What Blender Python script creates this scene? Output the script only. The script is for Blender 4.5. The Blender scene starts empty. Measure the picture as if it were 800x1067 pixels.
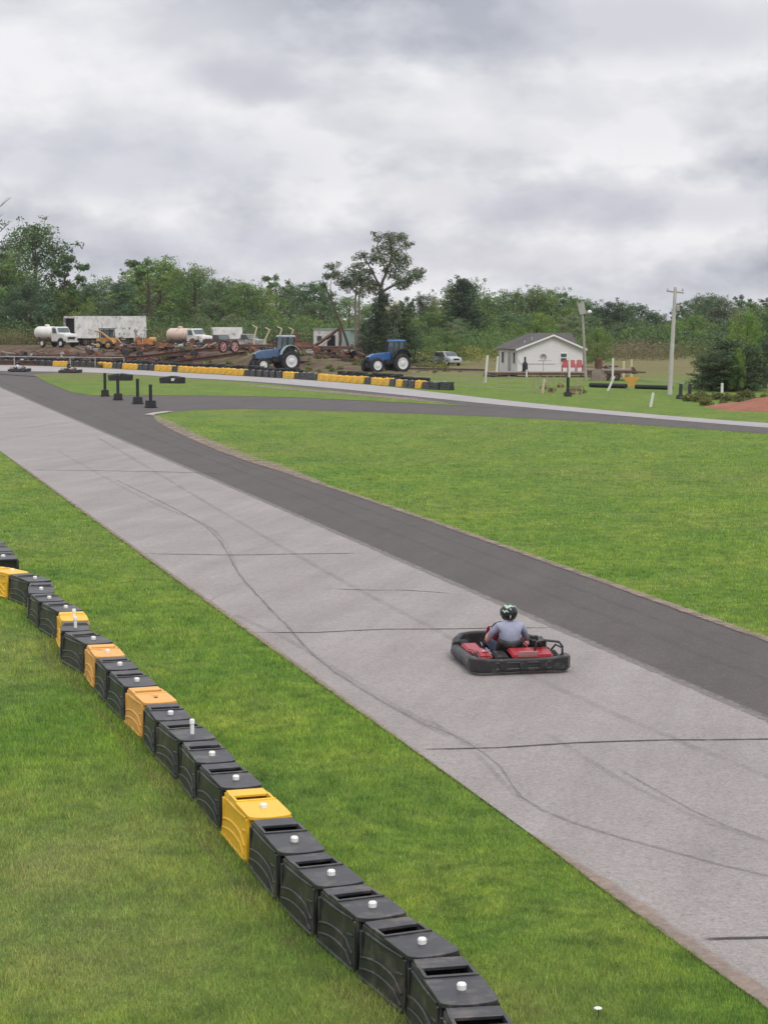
import bpy, bmesh, math, random
import numpy as np
from mathutils import Vector, Matrix
R = math.radians
random.seed(7)
scene = bpy.context.scene
COL = scene.collection

# ------------------------------------------------------------------ camera
F = 2000.0; CX = 400.0; CY = 533.5; HZ = 330.0; CAMZ = 5.2
PITCH = math.atan((CY - HZ) / F)
cam_d = bpy.data.cameras.new("camera"); cam = bpy.data.objects.new("camera", cam_d); COL.objects.link(cam)
cam.location = (0, 0, CAMZ); cam.rotation_euler = (R(90) - PITCH, 0, 0)
cam_d.sensor_fit = 'HORIZONTAL'; cam_d.sensor_width = 36.0; cam_d.lens = 36.0 * F / 800.0
cam_d.clip_start = 0.2; cam_d.clip_end = 5000
scene.camera = cam
cp, sp_ = math.cos(PITCH), math.sin(PITCH)
def ray(x, y):
    a = x - CX; b = CY - y
    return Vector((a, F * cp + b * sp_, -F * sp_ + b * cp))
def G(x, y, z=0.0):                      # photograph position -> point at height z
    d = ray(x, y); t = (z - CAMZ) / d.z
    return Vector((d.x * t, d.y * t, z))
def AT(x, y, Y):                         # photograph position -> point at distance Y
    d = ray(x, y); t = Y / d.y
    return Vector((d.x * t, Y, CAMZ + d.z * t))
def sstep(a, b, v):
    t = min(1, max(0, (v - a) / (b - a))); return t * t * (3 - 2 * t)
def GH(X, Y):                            # height of the land: a low bank under the scrap yard
    if Y < 60: return 0.0
    u = CX + F * X / Y
    yf = 372 + 0.045 * min(max(u, -200), 420)
    Yf = 10400 / (yf - 330) if yf > 335 else 2000
    return 1.35 * (1 - sstep(300, 450, u)) * sstep(0, 9, Y - Yf)
def YD(u, Y):                            # ground point seen in column u at distance Y
    X = (u - CX) * Y / F
    return Vector((X, Y, GH(X, Y)))

# ------------------------------------------------------------------ materials
def nodes_of(m):
    m.use_nodes = True; nt = m.node_tree; nt.nodes.clear(); return nt, nt.nodes, nt.links
def lin(c):
    return tuple(((v / 255) / 12.92 if v / 255 <= 0.04045 else ((v / 255 + 0.055) / 1.055) ** 2.4) for v in c)
def mat(name, col, rough=0.6, var=0.25, scale=3.0, metal=0.0, bump=0.0, dirt=None, dirt_amt=0.0, dirt_scale=1.5, spec=0.5):
    m = bpy.data.materials.new(name); nt, N, L = nodes_of(m)
    out = N.new('ShaderNodeOutputMaterial'); b = N.new('ShaderNodeBsdfPrincipled')
    tc = N.new('ShaderNodeTexCoord')
    n = N.new('ShaderNodeTexNoise'); n.inputs['Scale'].default_value = scale; n.inputs['Detail'].default_value = 6; n.inputs['Roughness'].default_value = 0.65
    oi = N.new('ShaderNodeObjectInfo'); of = N.new('ShaderNodeVectorMath'); of.operation = 'SCALE'; of.inputs[0].default_value = (37, 19, 53); L.new(oi.outputs['Random'], of.inputs['Scale'])
    vc = N.new('ShaderNodeVectorMath'); vc.operation = 'ADD'; L.new(tc.outputs['Object'], vc.inputs[0]); L.new(of.outputs[0], vc.inputs[1]); OV = vc.outputs[0]
    L.new(OV, n.inputs['Vector'])
    r = N.new('ShaderNodeValToRGB'); r.color_ramp.elements[0].position = 0.3; r.color_ramp.elements[1].position = 0.72
    lo = tuple(max(0, c * (1 - var)) for c in col) + (1,); hi = tuple(min(1, c * (1 + var)) for c in col) + (1,)
    r.color_ramp.elements[0].color = lo; r.color_ramp.elements[1].color = hi
    L.new(n.outputs['Fac'], r.inputs['Fac']); c_out = r.outputs['Color']
    if dirt:
        n2 = N.new('ShaderNodeTexNoise'); n2.inputs['Scale'].default_value = dirt_scale; n2.inputs['Detail'].default_value = 8; n2.inputs['Roughness'].default_value = 0.75
        L.new(OV, n2.inputs['Vector'])
        rr = N.new('ShaderNodeValToRGB'); rr.color_ramp.elements[0].position = 0.62 - dirt_amt * 0.35; rr.color_ramp.elements[1].position = 0.70 - dirt_amt * 0.2
        L.new(n2.outputs['Fac'], rr.inputs['Fac'])
        mx = N.new('ShaderNodeMix'); mx.data_type = 'RGBA'
        L.new(rr.outputs['Color'], mx.inputs[0]); L.new(c_out, mx.inputs[6]); mx.inputs[7].default_value = tuple(dirt) + (1,)
        c_out = mx.outputs[2]
    L.new(c_out, b.inputs['Base Color']); b.inputs['Roughness'].default_value = rough; b.inputs['Metallic'].default_value = metal
    b.inputs['Specular IOR Level'].default_value = spec
    if bump:
        bp = N.new('ShaderNodeBump'); bp.inputs['Strength'].default_value = bump; bp.inputs['Distance'].default_value = 0.02
        L.new(n.outputs['Fac'], bp.inputs['Height']); L.new(bp.outputs['Normal'], b.inputs['Normal'])
    L.new(b.outputs[0], out.inputs[0]); return m

M = {}
RUST = lin((120, 72, 52))
M['black_plastic'] = mat('black_plastic', (0.030, 0.030, 0.033), 0.40, 0.35, 4, bump=0.2, dirt=(0.10, 0.085, 0.07), dirt_amt=0.30, dirt_scale=4)
M['yellow_plastic'] = mat('yellow_plastic', (0.84, 0.49, 0.03), 0.42, 0.10, 4, bump=0.1, dirt=(0.42, 0.25, 0.07), dirt_amt=0.16, dirt_scale=4)
M['faded_yellow'] = mat('faded_yellow_plastic', (0.78, 0.40, 0.10), 0.5, 0.1, 4, bump=0.1, dirt=(0.4, 0.24, 0.1), dirt_amt=0.15, dirt_scale=5)
M['recess_shade'] = mat('recess_shade_black', (0.006, 0.006, 0.007), 0.8, 0.2)  # shade inside slots, holes and openings, put into the colour
M['white_pin'] = mat('white_pin', (0.78, 0.77, 0.74), 0.45, 0.05)
M['kart_black'] = mat('kart_black_plastic', (0.018, 0.017, 0.018), 0.42, 0.4, 9, bump=0.2, dirt=(0.09, 0.08, 0.075), dirt_amt=0.25, dirt_scale=8)
M['kart_red'] = mat('kart_red_plastic', (0.36, 0.028, 0.038), 0.35, 0.15, 8, dirt=(0.12, 0.02, 0.02), dirt_amt=0.15, dirt_scale=9)
M['kart_plate'] = mat('kart_plate', (0.62, 0.30, 0.30), 0.4, 0.15, 12)
M['rubber'] = mat('rubber', (0.02, 0.02, 0.021), 0.8, 0.3, 6, bump=0.3, dirt=(0.10, 0.085, 0.07), dirt_amt=0.1)
M['steel'] = mat('steel', (0.32, 0.32, 0.33), 0.35, 0.2, 5, metal=0.9)
M['dark_steel'] = mat('dark_steel', (0.05, 0.05, 0.055), 0.45, 0.2, 5, metal=0.5)
M['shirt_grey'] = mat('grey_shirt', lin((150, 153, 172)), 0.9, 0.1, 14, bump=0.5)
M['shirt_white'] = mat('white_shirt', (0.7, 0.7, 0.72), 0.9, 0.06, 14)
M['shirt_dark'] = mat('dark_shirt', (0.03, 0.03, 0.05), 0.9, 0.1, 14)
M['jeans'] = mat('jeans', (0.05, 0.07, 0.12), 0.9, 0.2, 20)
M['skin'] = mat('skin', (0.56, 0.30, 0.22), 0.55, 0.08, 10)
M['helmet_black'] = mat('helmet_black', (0.012, 0.014, 0.014), 0.15, 0.2, 5)
M['helmet_green'] = mat('helmet_graphic', (0.40, 0.52, 0.40), 0.2, 0.15, 20)
M['helmet_white'] = mat('helmet_white', (0.7, 0.7, 0.7), 0.2, 0.1, 5)
M['visor'] = mat('visor', (0.01, 0.01, 0.012), 0.08, 0.1, 5)
M['old_white'] = mat('weathered_white_paint', (0.66, 0.65, 0.62), 0.5, 0.12, 1.2, dirt=(0.30, 0.20, 0.13), dirt_amt=0.2, dirt_scale=1.6)
M['trailer_white'] = mat('weathered_trailer_panel', (0.68, 0.68, 0.66), 0.6, 0.18, 1.0, dirt=(0.30, 0.27, 0.23), dirt_amt=0.32, dirt_scale=1.1)
M['tank_white'] = mat('tank_white', (0.75, 0.72, 0.68), 0.4, 0.08, 1, dirt=(0.4, 0.28, 0.2), dirt_amt=0.05)
M['tank_beige'] = mat('tank_beige', (0.62, 0.49, 0.40), 0.5, 0.1, 1, dirt=(0.35, 0.17, 0.1), dirt_amt=0.2)
M['glass'] = mat('dark_glass', (0.07, 0.085, 0.09), 0.1, 0.3, 2)
M['cab_glass'] = mat('cab_glass', (0.09, 0.12, 0.13), 0.1, 0.4, 2)
M['rust'] = mat('rusty_steel', (0.13, 0.066, 0.046), 0.85, 0.45, 1.5, bump=0.3, dirt=(0.05, 0.035, 0.03), dirt_amt=0.3, dirt_scale=2)
M['rust_orange'] = mat('orange_rust', (0.20, 0.085, 0.045), 0.85, 0.4, 2, dirt=(0.08, 0.04, 0.03), dirt_amt=0.25)
M['digger_yellow'] = mat('faded_machine_yellow', (0.50, 0.28, 0.085), 0.6, 0.2, 2, dirt=(0.22, 0.10, 0.05), dirt_amt=0.25)
M['machine_orange'] = mat('machine_orange', (0.48, 0.19, 0.055), 0.6, 0.25, 2, dirt=(0.16, 0.07, 0.04), dirt_amt=0.3)
M['blue_grey'] = mat('faded_blue_paint', (0.075, 0.13, 0.24), 0.4, 0.2, 2, dirt=(0.2, 0.2, 0.2), dirt_amt=0.15)
M['blue'] = mat('bright_blue_paint', (0.035, 0.115, 0.33), 0.3, 0.15, 2)
M['blue_roof'] = mat('blue_roof', (0.055, 0.18, 0.42), 0.35, 0.15, 2)
M['grey_roof'] = mat('pale_cab_roof', (0.34, 0.40, 0.43), 0.5, 0.15, 2)
M['rim_white'] = mat('rim_white', (0.62, 0.63, 0.64), 0.45, 0.1, 3, dirt=(0.3, 0.25, 0.2), dirt_amt=0.1)
M['grey_paint'] = mat('grey_truck_paint', (0.33, 0.34, 0.33), 0.5, 0.2, 2, dirt=(0.2, 0.13, 0.09), dirt_amt=0.3)
M['teal'] = mat('pale_teal_panel', (0.36, 0.50, 0.45), 0.6, 0.12, 1.5)
M['suv_grey'] = mat('pale_car_paint', (0.45, 0.48, 0.47), 0.3, 0.1, 2)
M['siding'] = None
M['shingle'] = mat('grey_shingles', (0.092, 0.082, 0.080), 0.9, 0.25, 3, bump=0.4, dirt=(0.09, 0.08, 0.08), dirt_amt=0.3, dirt_scale=1)
M['trim_white'] = mat('trim_white', (0.72, 0.72, 0.72), 0.6, 0.05)
M['red_chair'] = mat('red_chair_plastic', (0.38, 0.03, 0.04), 0.5, 0.15)
M['grey_wood'] = mat('weathered_wood', (0.34, 0.31, 0.28), 0.85, 0.25, 3, bump=0.3)
M['deck_wood'] = mat('deck_wood', (0.24, 0.19, 0.16), 0.85, 0.3, 2, bump=0.3)
M['pole_wood'] = mat('pale_pole_wood', (0.45, 0.43, 0.40), 0.85, 0.15, 2, bump=0.3)
M['post_white'] = mat('white_post_paint', (0.64, 0.64, 0.60), 0.7, 0.12, 4)
M['post_yellow'] = mat('pale_yellow_post', (0.60, 0.52, 0.33), 0.7, 0.15, 3)
M['tan_wood'] = mat('tan_stake', (0.38, 0.30, 0.20), 0.85, 0.2, 3)
M['galv'] = mat('galvanised_rail', (0.36, 0.35, 0.33), 0.6, 0.15, 3)
M['sign_orange'] = mat('orange_sign', (0.55, 0.28, 0.05), 0.5, 0.1, 4)
M['mud_black'] = mat('black_pipe', (0.015, 0.015, 0.017), 0.7, 0.3, 3)
M['bark'] = mat('bark', (0.085, 0.065, 0.05), 0.95, 0.35, 2.5, bump=0.6)
M['bark_pale'] = mat('pale_bark', (0.19, 0.16, 0.13), 0.95, 0.3, 2.5, bump=0.6)
M['petal'] = mat('white_petal', (0.8, 0.8, 0.78), 0.6, 0.03)

def mat_siding():
    m = bpy.data.materials.new('lap_siding'); nt, N, L = nodes_of(m)
    out = N.new('ShaderNodeOutputMaterial'); b = N.new('ShaderNodeBsdfPrincipled'); tc = N.new('ShaderNodeTexCoord')
    sx = N.new('ShaderNodeSeparateXYZ'); L.new(tc.outputs['Object'], sx.inputs[0])
    mu = N.new('ShaderNodeMath'); mu.operation = 'MULTIPLY'; mu.inputs[1].default_value = 5.5; L.new(sx.outputs['Z'], mu.inputs[0])
    fr = N.new('ShaderNodeMath'); fr.operation = 'FRACT'; L.new(mu.outputs[0], fr.inputs[0])
    bp = N.new('ShaderNodeBump'); bp.inputs['Distance'].default_value = 0.02; bp.inputs['Strength'].default_value = 0.8; L.new(fr.outputs[0], bp.inputs['Height'])
    n = N.new('ShaderNodeTexNoise'); n.inputs['Scale'].default_value = 0.8; n.inputs['Detail'].default_value = 7; L.new(tc.outputs['Object'], n.inputs['Vector'])
    r = N.new('ShaderNodeValToRGB'); r.color_ramp.elements[0].color = (0.68, 0.65, 0.66, 1); r.color_ramp.elements[1].color = (0.79, 0.77, 0.79, 1)
    L.new(n.outputs['Fac'], r.inputs['Fac']); L.new(r.outputs['Color'], b.inputs['Base Color']); L.new(bp.outputs['Normal'], b.inputs['Normal'])
    b.inputs['Roughness'].default_value = 0.6; L.new(b.outputs[0], out.inputs[0]); return m
M['siding'] = mat_siding()

def noise(N, L, vec, scale, detail=5, rough=0.6, dist=0.0):
    n = N.new('ShaderNodeTexNoise'); n.inputs['Scale'].default_value = scale; n.inputs['Detail'].default_value = detail
    n.inputs['Roughness'].default_value = rough; n.inputs['Distortion'].default_value = dist; L.new(vec, n.inputs['Vector']); return n.outputs['Fac']
def ramp(N, L, fac, stops):
    r = N.new('ShaderNodeValToRGB'); cr = r.color_ramp
    while len(cr.elements) < len(stops): cr.elements.new(0.5)
    for e, (p, c) in zip(cr.elements, stops): e.position = p; e.color = tuple(c) + ((1,) if len(c) == 3 else ())
    L.new(fac, r.inputs['Fac']); return r.outputs['Color']
def mix(N, L, fac, a, b, mode='MIX'):
    x = N.new('ShaderNodeMix'); x.data_type = 'RGBA'; x.blend_type = mode
    for i, v in ((0, fac), (6, a), (7, b)):
        if hasattr(v, 'links') or hasattr(v, 'is_linked'): L.new(v, x.inputs[i])
        elif i == 0: x.inputs[0].default_value = v
        else: x.inputs[i].default_value = tuple(v) + (1,)
    return x.outputs[2]
def gauss_mask(N, L, pos, c, rx, ry):
    """soft patch round a place on the ground (worn / dry ground)"""
    s = N.new('ShaderNodeVectorMath'); s.operation = 'SUBTRACT'; L.new(pos, s.inputs[0]); s.inputs[1].default_value = (c[0], c[1], 0)
    v = N.new('ShaderNodeVectorMath'); v.operation = 'MULTIPLY'; L.new(s.outputs[0], v.inputs[0]); v.inputs[1].default_value = (1 / rx, 1 / ry, 0)
    l = N.new('ShaderNodeVectorMath'); l.operation = 'LENGTH'; L.new(v.outputs[0], l.inputs[0])
    m = N.new('ShaderNodeMapRange'); m.inputs['From Min'].default_value = 1; m.inputs['From Max'].default_value = 0; L.new(l.outputs['Value'], m.inputs[0])
    return m.outputs[0]
def grass_colour(N, L, pos):
    """one colour field shared by the turf and its blades: green lawn, yellower and dry patches"""
    big = noise(N, L, pos, 0.09, 4, 0.6); mid = noise(N, L, pos, 0.55, 5, 0.65); fine = noise(N, L, pos, 5.0, 5, 0.7)
    c = ramp(N, L, mid, [(0.30, (0.082, 0.150, 0.017)), (0.5, (0.112, 0.186, 0.020)), (0.72, (0.150, 0.205, 0.027))])
    c2 = ramp(N, L, mid, [(0.3, (0.12, 0.165, 0.03)), (0.75, (0.17, 0.18, 0.045))])
    f = ramp(N, L, big, [(0.45, (0, 0, 0)), (0.75, (0.6, 0.6, 0.6))])
    c = mix(N, L, f, c, c2)
    clump = noise(N, L, pos, 2.6, 6, 0.7, 0.4); wide = noise(N, L, pos, 0.28, 5, 0.6)
    c = mix(N, L, 1.0, c, ramp(N, L, clump, [(0.30, (0.50, 0.58, 0.62)), (0.5, (1, 1, 1)), (0.68, (1.38, 1.26, 1.1))]), 'MULTIPLY')
    c = mix(N, L, 1.0, c, ramp(N, L, wide, [(0.35, (0.84, 0.92, 0.9)), (0.65, (1.14, 1.06, 1.0))]), 'MULTIPLY')
    # dry worn ground at the near corner, and beside the barrier
    for (px, py, rx, ry, amt) in ((40, 900, 2.6, 4.5, 0.75), (150, 1010, 2.5, 3.0, 0.6), (-60, 700, 2.5, 7, .5), (420, 1090, 2.0, 2.2, 0.5), (600, 1060, 1.2, 1.6, .35)):
        p = G(px, py); g = gauss_mask(N, L, pos, p, rx, ry)
        mu = N.new('ShaderNodeMath'); mu.operation = 'MULTIPLY'; L.new(g, mu.inputs[0]); L.new(mid, mu.inputs[1])
        m2 = N.new('ShaderNodeMath'); m2.operation = 'MULTIPLY'; L.new(mu.outputs[0], m2.inputs[0]); m2.inputs[1].default_value = 1.35 * amt; m2.use_clamp = True
        c = mix(N, L, m2.outputs[0], c, (0.185, 0.185, 0.058))
    return c, fine, mid
def mat_grass_ground():
    m = bpy.data.materials.new('turf'); nt, N, L = nodes_of(m)
    out = N.new('ShaderNodeOutputMaterial'); b = N.new('ShaderNodeBsdfPrincipled'); g = N.new('ShaderNodeNewGeometry')
    pos = g.outputs['Position']
    c, fine, mid = grass_colour(N, L, pos)
    c = mix(N, L, 1.0, c, (1.2, 1.18, 1.65), 'MULTIPLY')
    vf = noise(N, L, pos, 22.0, 4, 0.75)
    c = mix(N, L, 1.0, c, ramp(N, L, vf, [(0.25, (0.45, 0.45, 0.45)), (0.5, (0.95, 0.95, 0.95)), (0.75, (1.45, 1.4, 1.3))]), 'MULTIPLY')
    c = mix(N, L, 1.0, c, ramp(N, L, fine, [(0.3, (0.7, 0.74, 0.7)), (0.7, (1.2, 1.15, 1.1))]), 'MULTIPLY')
    # rough tan meadow beyond the far track
    sx = N.new('ShaderNodeSeparateXYZ'); L.new(pos, sx.inputs[0])
    mr = N.new('ShaderNodeMapRange'); mr.inputs['From Min'].default_value = 150; mr.inputs['From Max'].default_value = 185; L.new(sx.outputs['Y'], mr.inputs[0])
    st = N.new('ShaderNodeMapping'); st.inputs['Scale'].default_value = (0.05, 0.12, 0.1); L.new(pos, st.inputs['Vector'])
    fld = noise(N, L, st.outputs[0], 3.0, 5, 0.6)
    fc = ramp(N, L, fld, [(0.3, (0.095, 0.105, 0.035)), (0.5, (0.19, 0.155, 0.07)), (0.62, (0.13, 0.13, 0.045)), (0.75, (0.24, 0.135, 0.065))])
    mm = N.new('ShaderNodeMath'); mm.operation = 'MULTIPLY'; L.new(mr.outputs[0], mm.inputs[0]); mm.inputs[1].default_value = 0.95
    c = mix(N, L, mm.outputs[0], c, fc)
    ya = N.new('ShaderNodeAttribute'); ya.attribute_name = 'yard'
    yn = noise(N, L, pos, 0.22, 7, 0.7); ys = N.new('ShaderNodeMath'); ys.operation = 'ADD'; L.new(ya.outputs['Fac'], ys.inputs[0]); L.new(yn, ys.inputs[1])
    ym = N.new('ShaderNodeMapRange'); ym.inputs['From Min'].default_value = 0.85; ym.inputs['From Max'].default_value = 1.1; L.new(ys.outputs[0], ym.inputs[0])
    c = mix(N, L, ym.outputs[0], c, ramp(N, L, noise(N, L, pos, 0.9, 6, 0.7), [(0.3, (0.05, 0.036, 0.028)), (0.5, (0.10, 0.062, 0.046)), (0.7, (0.19, 0.125, 0.09))]))
    L.new(c, b.inputs['Base Color']); b.inputs['Roughness'].default_value = 0.9; b.inputs['Specular IOR Level'].default_value = 0.2
    bp = N.new('ShaderNodeBump'); bp.inputs['Distance'].default_value = 0.03; bp.inputs['Strength'].default_value = 0.8; L.new(vf, bp.inputs['Height']); L.new(bp.outputs['Normal'], b.inputs['Normal'])
    L.new(b.outputs[0], out.inputs[0]); return m
def mat_blades():
    m = bpy.data.materials.new('grass_blades'); nt, N, L = nodes_of(m)
    out = N.new('ShaderNodeOutputMaterial'); d = N.new('ShaderNodeBsdfPrincipled'); g = N.new('ShaderNodeNewGeometry')
    c, fine, mid = grass_colour(N, L, g.outputs['Position'])
    at = N.new('ShaderNodeAttribute'); at.attribute_name = 'tint'
    c = mix(N, L, 1.0, c, at.outputs['Color'], 'MULTIPLY'); c = mix(N, L, 1.0, c, (2.05, 1.98, 3.0), 'MULTIPLY')
    L.new(c, d.inputs['Base Color']); d.inputs['Roughness'].default_value = 0.6; d.inputs['Specular IOR Level'].default_value = 0.25
    t = N.new('ShaderNodeBsdfTranslucent'); L.new(c, t.inputs['Color'])
    ms = N.new('ShaderNodeMixShader'); ms.inputs[0].default_value = 0.35; L.new(d.outputs[0], ms.inputs[1]); L.new(t.outputs[0], ms.inputs[2])
    L.new(ms.outputs[0], out.inputs[0]); return m
M['turf'] = mat_grass_ground(); M['blades'] = mat_blades()

def mat_paving(name, base, warm, speck, stain_dir, crack_amt=0.3, warm_amt=0.5):
    m = bpy.data.materials.new(name); nt, N, L = nodes_of(m)
    out = N.new('ShaderNodeOutputMaterial'); b = N.new('ShaderNodeBsdfPrincipled'); g = N.new('ShaderNodeNewGeometry'); pos = g.outputs['Position']
    rot = N.new('ShaderNodeMapping'); rot.inputs['Rotation'].default_value = (0, 0, R(stain_dir)); L.new(pos, rot.inputs['Vector'])
    st = N.new('ShaderNodeMapping'); st.inputs['Scale'].default_value = (1, 0.09, 1); L.new(rot.outputs[0], st.inputs['Vector'])
    streak = noise(N, L, st.outputs[0], 1.3, 6, 0.65); blot = noise(N, L, pos, 0.35, 7, 0.7); fine = noise(N, L, pos, 28, 3, 0.85); med = noise(N, L, pos, 4.5, 6, 0.75)
    c = ramp(N, L, blot, [(0.3, tuple(v * 0.88 for v in base)), (0.7, tuple(v * 1.10 for v in base))])
    c = mix(N, L, ramp(N, L, med, [(0.4, (0, 0, 0)), (0.75, (warm_amt,) * 3)]), c, warm)
    c = mix(N, L, 1.0, c, ramp(N, L, streak, [(0.3, (0.88, 0.87, 0.87)), (0.65, (1.06, 1.06, 1.06))]), 'MULTIPLY')
    c = mix(N, L, 1.0, c, ramp(N, L, fine, [(0.3, (1 - speck,) * 3), (0.5, (1, 1, 1)), (0.7, (1 + speck,) * 3)]), 'MULTIPLY')
    c = mix(N, L, 1.0, c, ramp(N, L, noise(N, L, pos, 14, 5, 0.8), [(0.32, (0.86,) * 3), (0.45, (1, 1, 1)), (0.7, (1.06,) * 3)]), 'MULTIPLY')
    L.new(c, b.inputs['Base Color']); b.inputs['Roughness'].default_value = 0.85; b.inputs['Specular IOR Level'].default_value = 0.3
    bp = N.new('ShaderNodeBump'); bp.inputs['Distance'].default_value = 0.006; bp.inputs['Strength'].default_value = 0.6; L.new(fine, bp.inputs['Height']); L.new(bp.outputs['Normal'], b.inputs['Normal'])
    L.new(b.outputs[0], out.inputs[0]); return m
M['concrete'] = mat_paving('worn_concrete', (0.292, 0.267, 0.254), (0.255, 0.224, 0.206), 0.26, 14)
M['asphalt'] = mat_paving('dark_asphalt', (0.092, 0.081, 0.077), (0.128, 0.107, 0.092), 0.30, 14)
M['far_concrete'] = mat_paving('far_worn_concrete', (0.36, 0.34, 0.335), (0.30, 0.27, 0.26), 0.1, 60)
M['dirt'] = mat('bare_dirt', (0.20, 0.135, 0.09), 0.95, 0.35, 1.0, bump=0.5)

def mat_overlay(name, col, col2, strength=1.0, nscale=2.0, lo=0.35, hi=0.65, stretch=None):
    """a thin worn layer: opaque towards its middle, breaking up towards its edge (attribute 'edge')"""
    m = bpy.data.materials.new(name); nt, N, L = nodes_of(m)
    out = N.new('ShaderNodeOutputMaterial'); b = N.new('ShaderNodeBsdfPrincipled'); g = N.new('ShaderNodeNewGeometry'); pos = g.outputs['Position']
    n1 = noise(N, L, pos, nscale, 7, 0.72); n2 = noise(N, L, pos, nscale * 6, 4, 0.7)
    c = ramp(N, L, n2, [(0.3, col), (0.7, col2)])
    L.new(c, b.inputs['Base Color']); b.inputs['Roughness'].default_value = 0.9; b.inputs['Specular IOR Level'].default_value = 0.2
    at = N.new('ShaderNodeAttribute'); at.attribute_name = 'edge'
    ad = N.new('ShaderNodeMath'); ad.operation = 'ADD'; L.new(at.outputs['Fac'], ad.inputs[0]); L.new(n1, ad.inputs[1])
    mr = N.new('ShaderNodeMapRange'); mr.inputs['From Min'].default_value = lo + 0.5; mr.inputs['From Max'].default_value = hi + 0.5; mr.inputs['To Max'].default_value = strength
    L.new(ad.outputs[0], mr.inputs[0])
    t = N.new('ShaderNodeBsdfTransparent'); ms = N.new('ShaderNodeMixShader'); L.new(mr.outputs[0], ms.inputs[0]); L.new(t.outputs[0], ms.inputs[1]); L.new(b.outputs[0], ms.inputs[2])
    L.new(ms.outputs[0], out.inputs[0]); return m
M['edge_dirt'] = mat_overlay('edge_dirt', (0.25, 0.185, 0.145), (0.36, 0.29, 0.24), 0.9, 1.6, 0.25, 0.6)
M['bank_soil'] = mat_overlay('trodden_soil', (0.13, 0.085, 0.05), (0.20, 0.15, 0.095), 0.7, 1.3, 0.3, 0.75)
M['seam'] = mat_overlay('seam_tar', (0.05, 0.047, 0.047), (0.08, 0.075, 0.075), 0.85, 3.0, 0.1, 0.5)
M['tyre_mark'] = mat_overlay('tyre_mark_rubber', (0.13, 0.12, 0.12), (0.17, 0.155, 0.155), 0.30, 0.9, 0.3, 0.9)
M['crack_line'] = mat_overlay('crack_line', (0.085, 0.078, 0.076), (0.12, 0.11, 0.105), 0.42, 1.4, 0.15, 0.7)
M['red_soil'] = mat_overlay('red_soil', (0.25, 0.085, 0.05), (0.33, 0.13, 0.08), 1.0, 0.6, -0.1, 0.25)
M['yard_soil'] = mat_overlay('yard_soil', (0.125, 0.068, 0.048), (0.21, 0.13, 0.085), 0.95, 0.25, 0.1, 0.45)

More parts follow.
